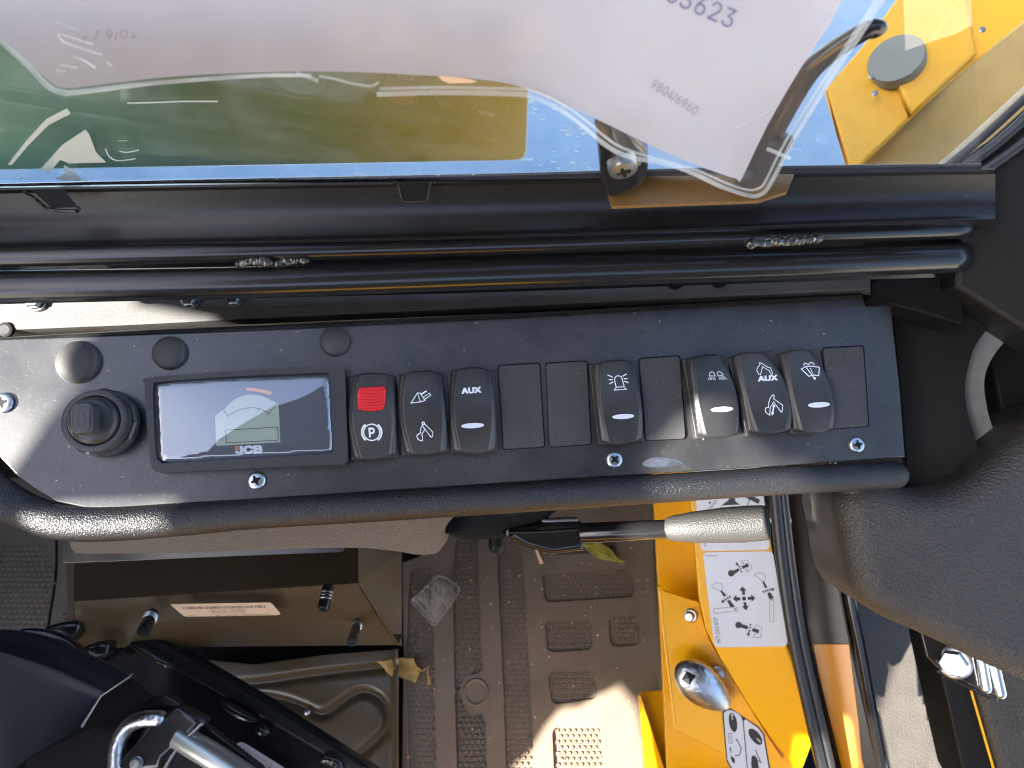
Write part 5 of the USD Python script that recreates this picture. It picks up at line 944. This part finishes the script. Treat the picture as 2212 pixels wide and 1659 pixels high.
# ================================================================== the cab round it, with an added sun mask and bounce boxes, roof, ground
def cast(px, pl, h=0.0):
    q = np.array(px, float) if pl is None else pl.at(px, h) if isinstance(pl, Plane) else np.vstack([wp(x, y, pl) for x, y in px])
    t = (q[:, 0] + 0.95) / -SUN[0]; w = q + t[:, None] * SUN
    return w[:, 1:3]
lit = [([(-160, 640), (222, 700), (217, 727), (192, 829), (120, 909), (40, 1024), (-20, 1090), (-160, 1000)], P, 0.0),
       ([(80, 1098), (362, 1090), (370, 1122), (372, 1160), (60, 1165)], P, 0.005),
       ([(-140, 640), (313, 636), (283, 708), (-140, 735)], 0.432, 0),
       ([(-140, 540), (72, 537), (80, 562), (62, 585), (62, 606), (-140, 612)], 0.382, 0),
       ([(1481, 905), (1490, 890), (1515, 895), (1540, 868), (1565, 862), (1595, 885), (1605, 938), (1643, 960), (1691, 995), (1740, 1012), (1420, 1030), (1408, 1004), (1423, 979), (1438, 949), (1456, 938)], P, 0.0),
       ([(1515, 946), (1515, 895), (1536, 866), (1562, 860), (1592, 880), (1603, 940)], P, 0.010),
       ([(1418, 1018), (1730, 1004), (1766, 1058), (1790, 1085), (1418, 1100)], P, 0.006),
       ([(1330, 1118), (1480, 1098), (1720, 1086), (1720, 1190), (1330, 1190)], 0.474, 0),
       ([(1095, 1720), (1106, 1659), (1150, 1622), (1180, 1572), (1216, 1527), (1262, 1488), (1290, 1506), (1298, 1480), (1316, 1458), (1318, 1478), (1306, 1500), (1330, 1488), (1332, 1473), (1348, 1490), (1382, 1530), (1400, 1600), (1410, 1720)], FLOOR, 0.0),
       ([(1106, 1174), (1125, 1176), (1130, 1202), (1106, 1196)], FLOOR, 0.0), ([(1130, 1206), (1190, 1203), (1193, 1222), (1165, 1215), (1130, 1216)], FLOOR, 0.0), ([(1000, 1108), (1030, 1100), (1045, 1125), (1010, 1122)], 0.47, 0),
       ([(1380, 1508), (1400, 1560), (1440, 1700), (1392, 1700)], K4, 0.008),
       ([(1728, 1680), (1757, 1598), (1790, 1700)], CON, 0.0), ([(1640, 1640), (1668, 1650), (1660, 1680), (1630, 1670)], K2, 0.0),
       ([(1958, 1362), (1986, 1378), (2012, 1470), (2055, 1680), (2060, 1760), (1905, 1760), (1890, 1560), (1928, 1450)], ST, 0.0),
       ([(1875, 1560), (1905, 1550), (1925, 1700), (1890, 1700)], 0.68, 0), ([(2108, 1405), (2165, 1400), (2175, 1510), (2116, 1500)], HP, 0.005),
       ([(1770, 1600), (1800, 1600), (1820, 1700), (1775, 1700)], 0.69, 0)]
lit.append(([(0.175, -0.14, 0.0), (0.175, -0.85, 0.0), (0.175, -0.85, 0.20), (0.175, -0.14, 0.20), (0.235, -0.85, 0.20), (0.235, -0.14, 0.20)], None, 0))
lit.append(([(-0.36, -1.0, 0.36), (0.17, -1.0, 0.36), (0.17, -0.42, 0.36), (-0.36, -0.42, 0.36), (-0.36, -0.42, 0.0), (-0.36, -1.0, 0.0)], None, 0))
openings = U_([Polygon(cast(*a)).buffer(0) if a[1] is not None else shapely.MultiPoint(cast(*a)).convex_hull for a in lit]).buffer(0.001)
ped = U_([shapely.MultiPoint(np.vstack([cast([(-120, 1345), (280, 1345), (560, 1480), (860, 1680), (860, 1770), (-120, 1770)], d) for d in (0.53, 0.64, 0.70)])).convex_hull])
openings = openings.difference(ped)
pts_ = []
for a in ([(-160, 330), (2100, 330), (2300, 300)], 0.35), ([(-160, 1150), (-160, 700), (2300, 640), (2300, 1500)], 0.42), ([(-200, 1700), (-200, 1300), (2400, 1700), (2300, 1200), (1100, 1750)], 0.95), ([(-200, -100), (1800, -100), (2300, -100), (2300, 300)], 0.26), ([(2300, -100), (1800, 300), (1700, 0), (2400, 350)], 0.62), ([(-250, 1250), (-250, 1800), (700, 1800)], 0.48), ([(-250, 1250), (-250, 1800), (700, 1800)], 0.8), ([(-250, 420), (1300, 400), (-250, 250), (1300, 150)], 0.95), ([(1500, -120), (1990, -120), (1950, 150)], B): pts_.append(cast(*a))
mask_hull = MultiPolygon([]).union(shapely.MultiPoint(np.vstack(pts_)).convex_hull).buffer(0.05)
wall2 = mask_hull.union(box(-0.9, -0.12, 0.30, 0.50)).difference(openings)
ms = []
for pg in polys(wall2):
    s = solid(pg, 0.0, 0.006); ms.append(trimesh.Trimesh(np.c_[-0.95 - s.vertices[:, 2], s.vertices[:, 0], s.vertices[:, 1]], s.faces, process=False))
cw = obj('sun_mask', cat(*ms), m_roof, None, smooth=False, kind='structure')  # added unseen mask, holes cut where the sun patches should fall
rf = lambda x0, x1, y0, y1, z0, z1: trimesh.creation.box(bounds=[[x0, y0, z0], [x1, y1, z1]])
obj('cab_front_wall', rf(-0.90, 0.60, 0.262, 0.272, -0.12, 0.66), m_matte, None, smooth=False, kind='structure')
obj('cab_roof', trimesh.Trimesh(*(lambda m: (np.c_[m.vertices[:, :2], m.vertices[:, 2]], m.faces))(solid(Polygon([(-0.62, -1.3), (-0.50, -0.40), (-0.44, -0.20), (-0.34, -0.06), (-0.26, 0.04), (-0.14, 0.09), (1.3, 0.10), (1.3, -1.3)]), 1.90, 1.94)), process=False), m_roof, None, smooth=False, kind='structure')
obj('added_rear_wall', rf(-0.90, 1.2, -1.34, -1.30, -0.1, 1.30), m_roof, None, smooth=False, kind='structure')  # added unseen wall, keeps sky light from behind off the cab
obj('rear_plate', rf(0.175, 0.235, -0.85, -0.135, -0.02, 0.20), m_yellow, con, smooth=False)  # added unseen yellow plate, bounces sunlight into the footwell
st_ = thing('bounce_box', 'added unseen yellow box bouncing warm sunlight forward', 'bounce box')
obj('box', rf(-0.36, 0.17, -1.2, -0.42, -0.03, 0.36), m_yellow, st_, smooth=False)  # added out of view to throw warm bounce light under the panel
obj('cab_floor', rf(-0.90, 0.62, -1.3, 0.235, -0.12, -0.03), m_matte, None, smooth=False, kind='structure')
gd = obj('ground', trimesh.Trimesh([[-120, -120, -0.9], [120, -120, -0.9], [120, 120, -0.9], [-120, 120, -0.9]], [[0, 1, 2], [0, 2, 3]], process=False), m_ground, None, smooth=False, kind='structure')
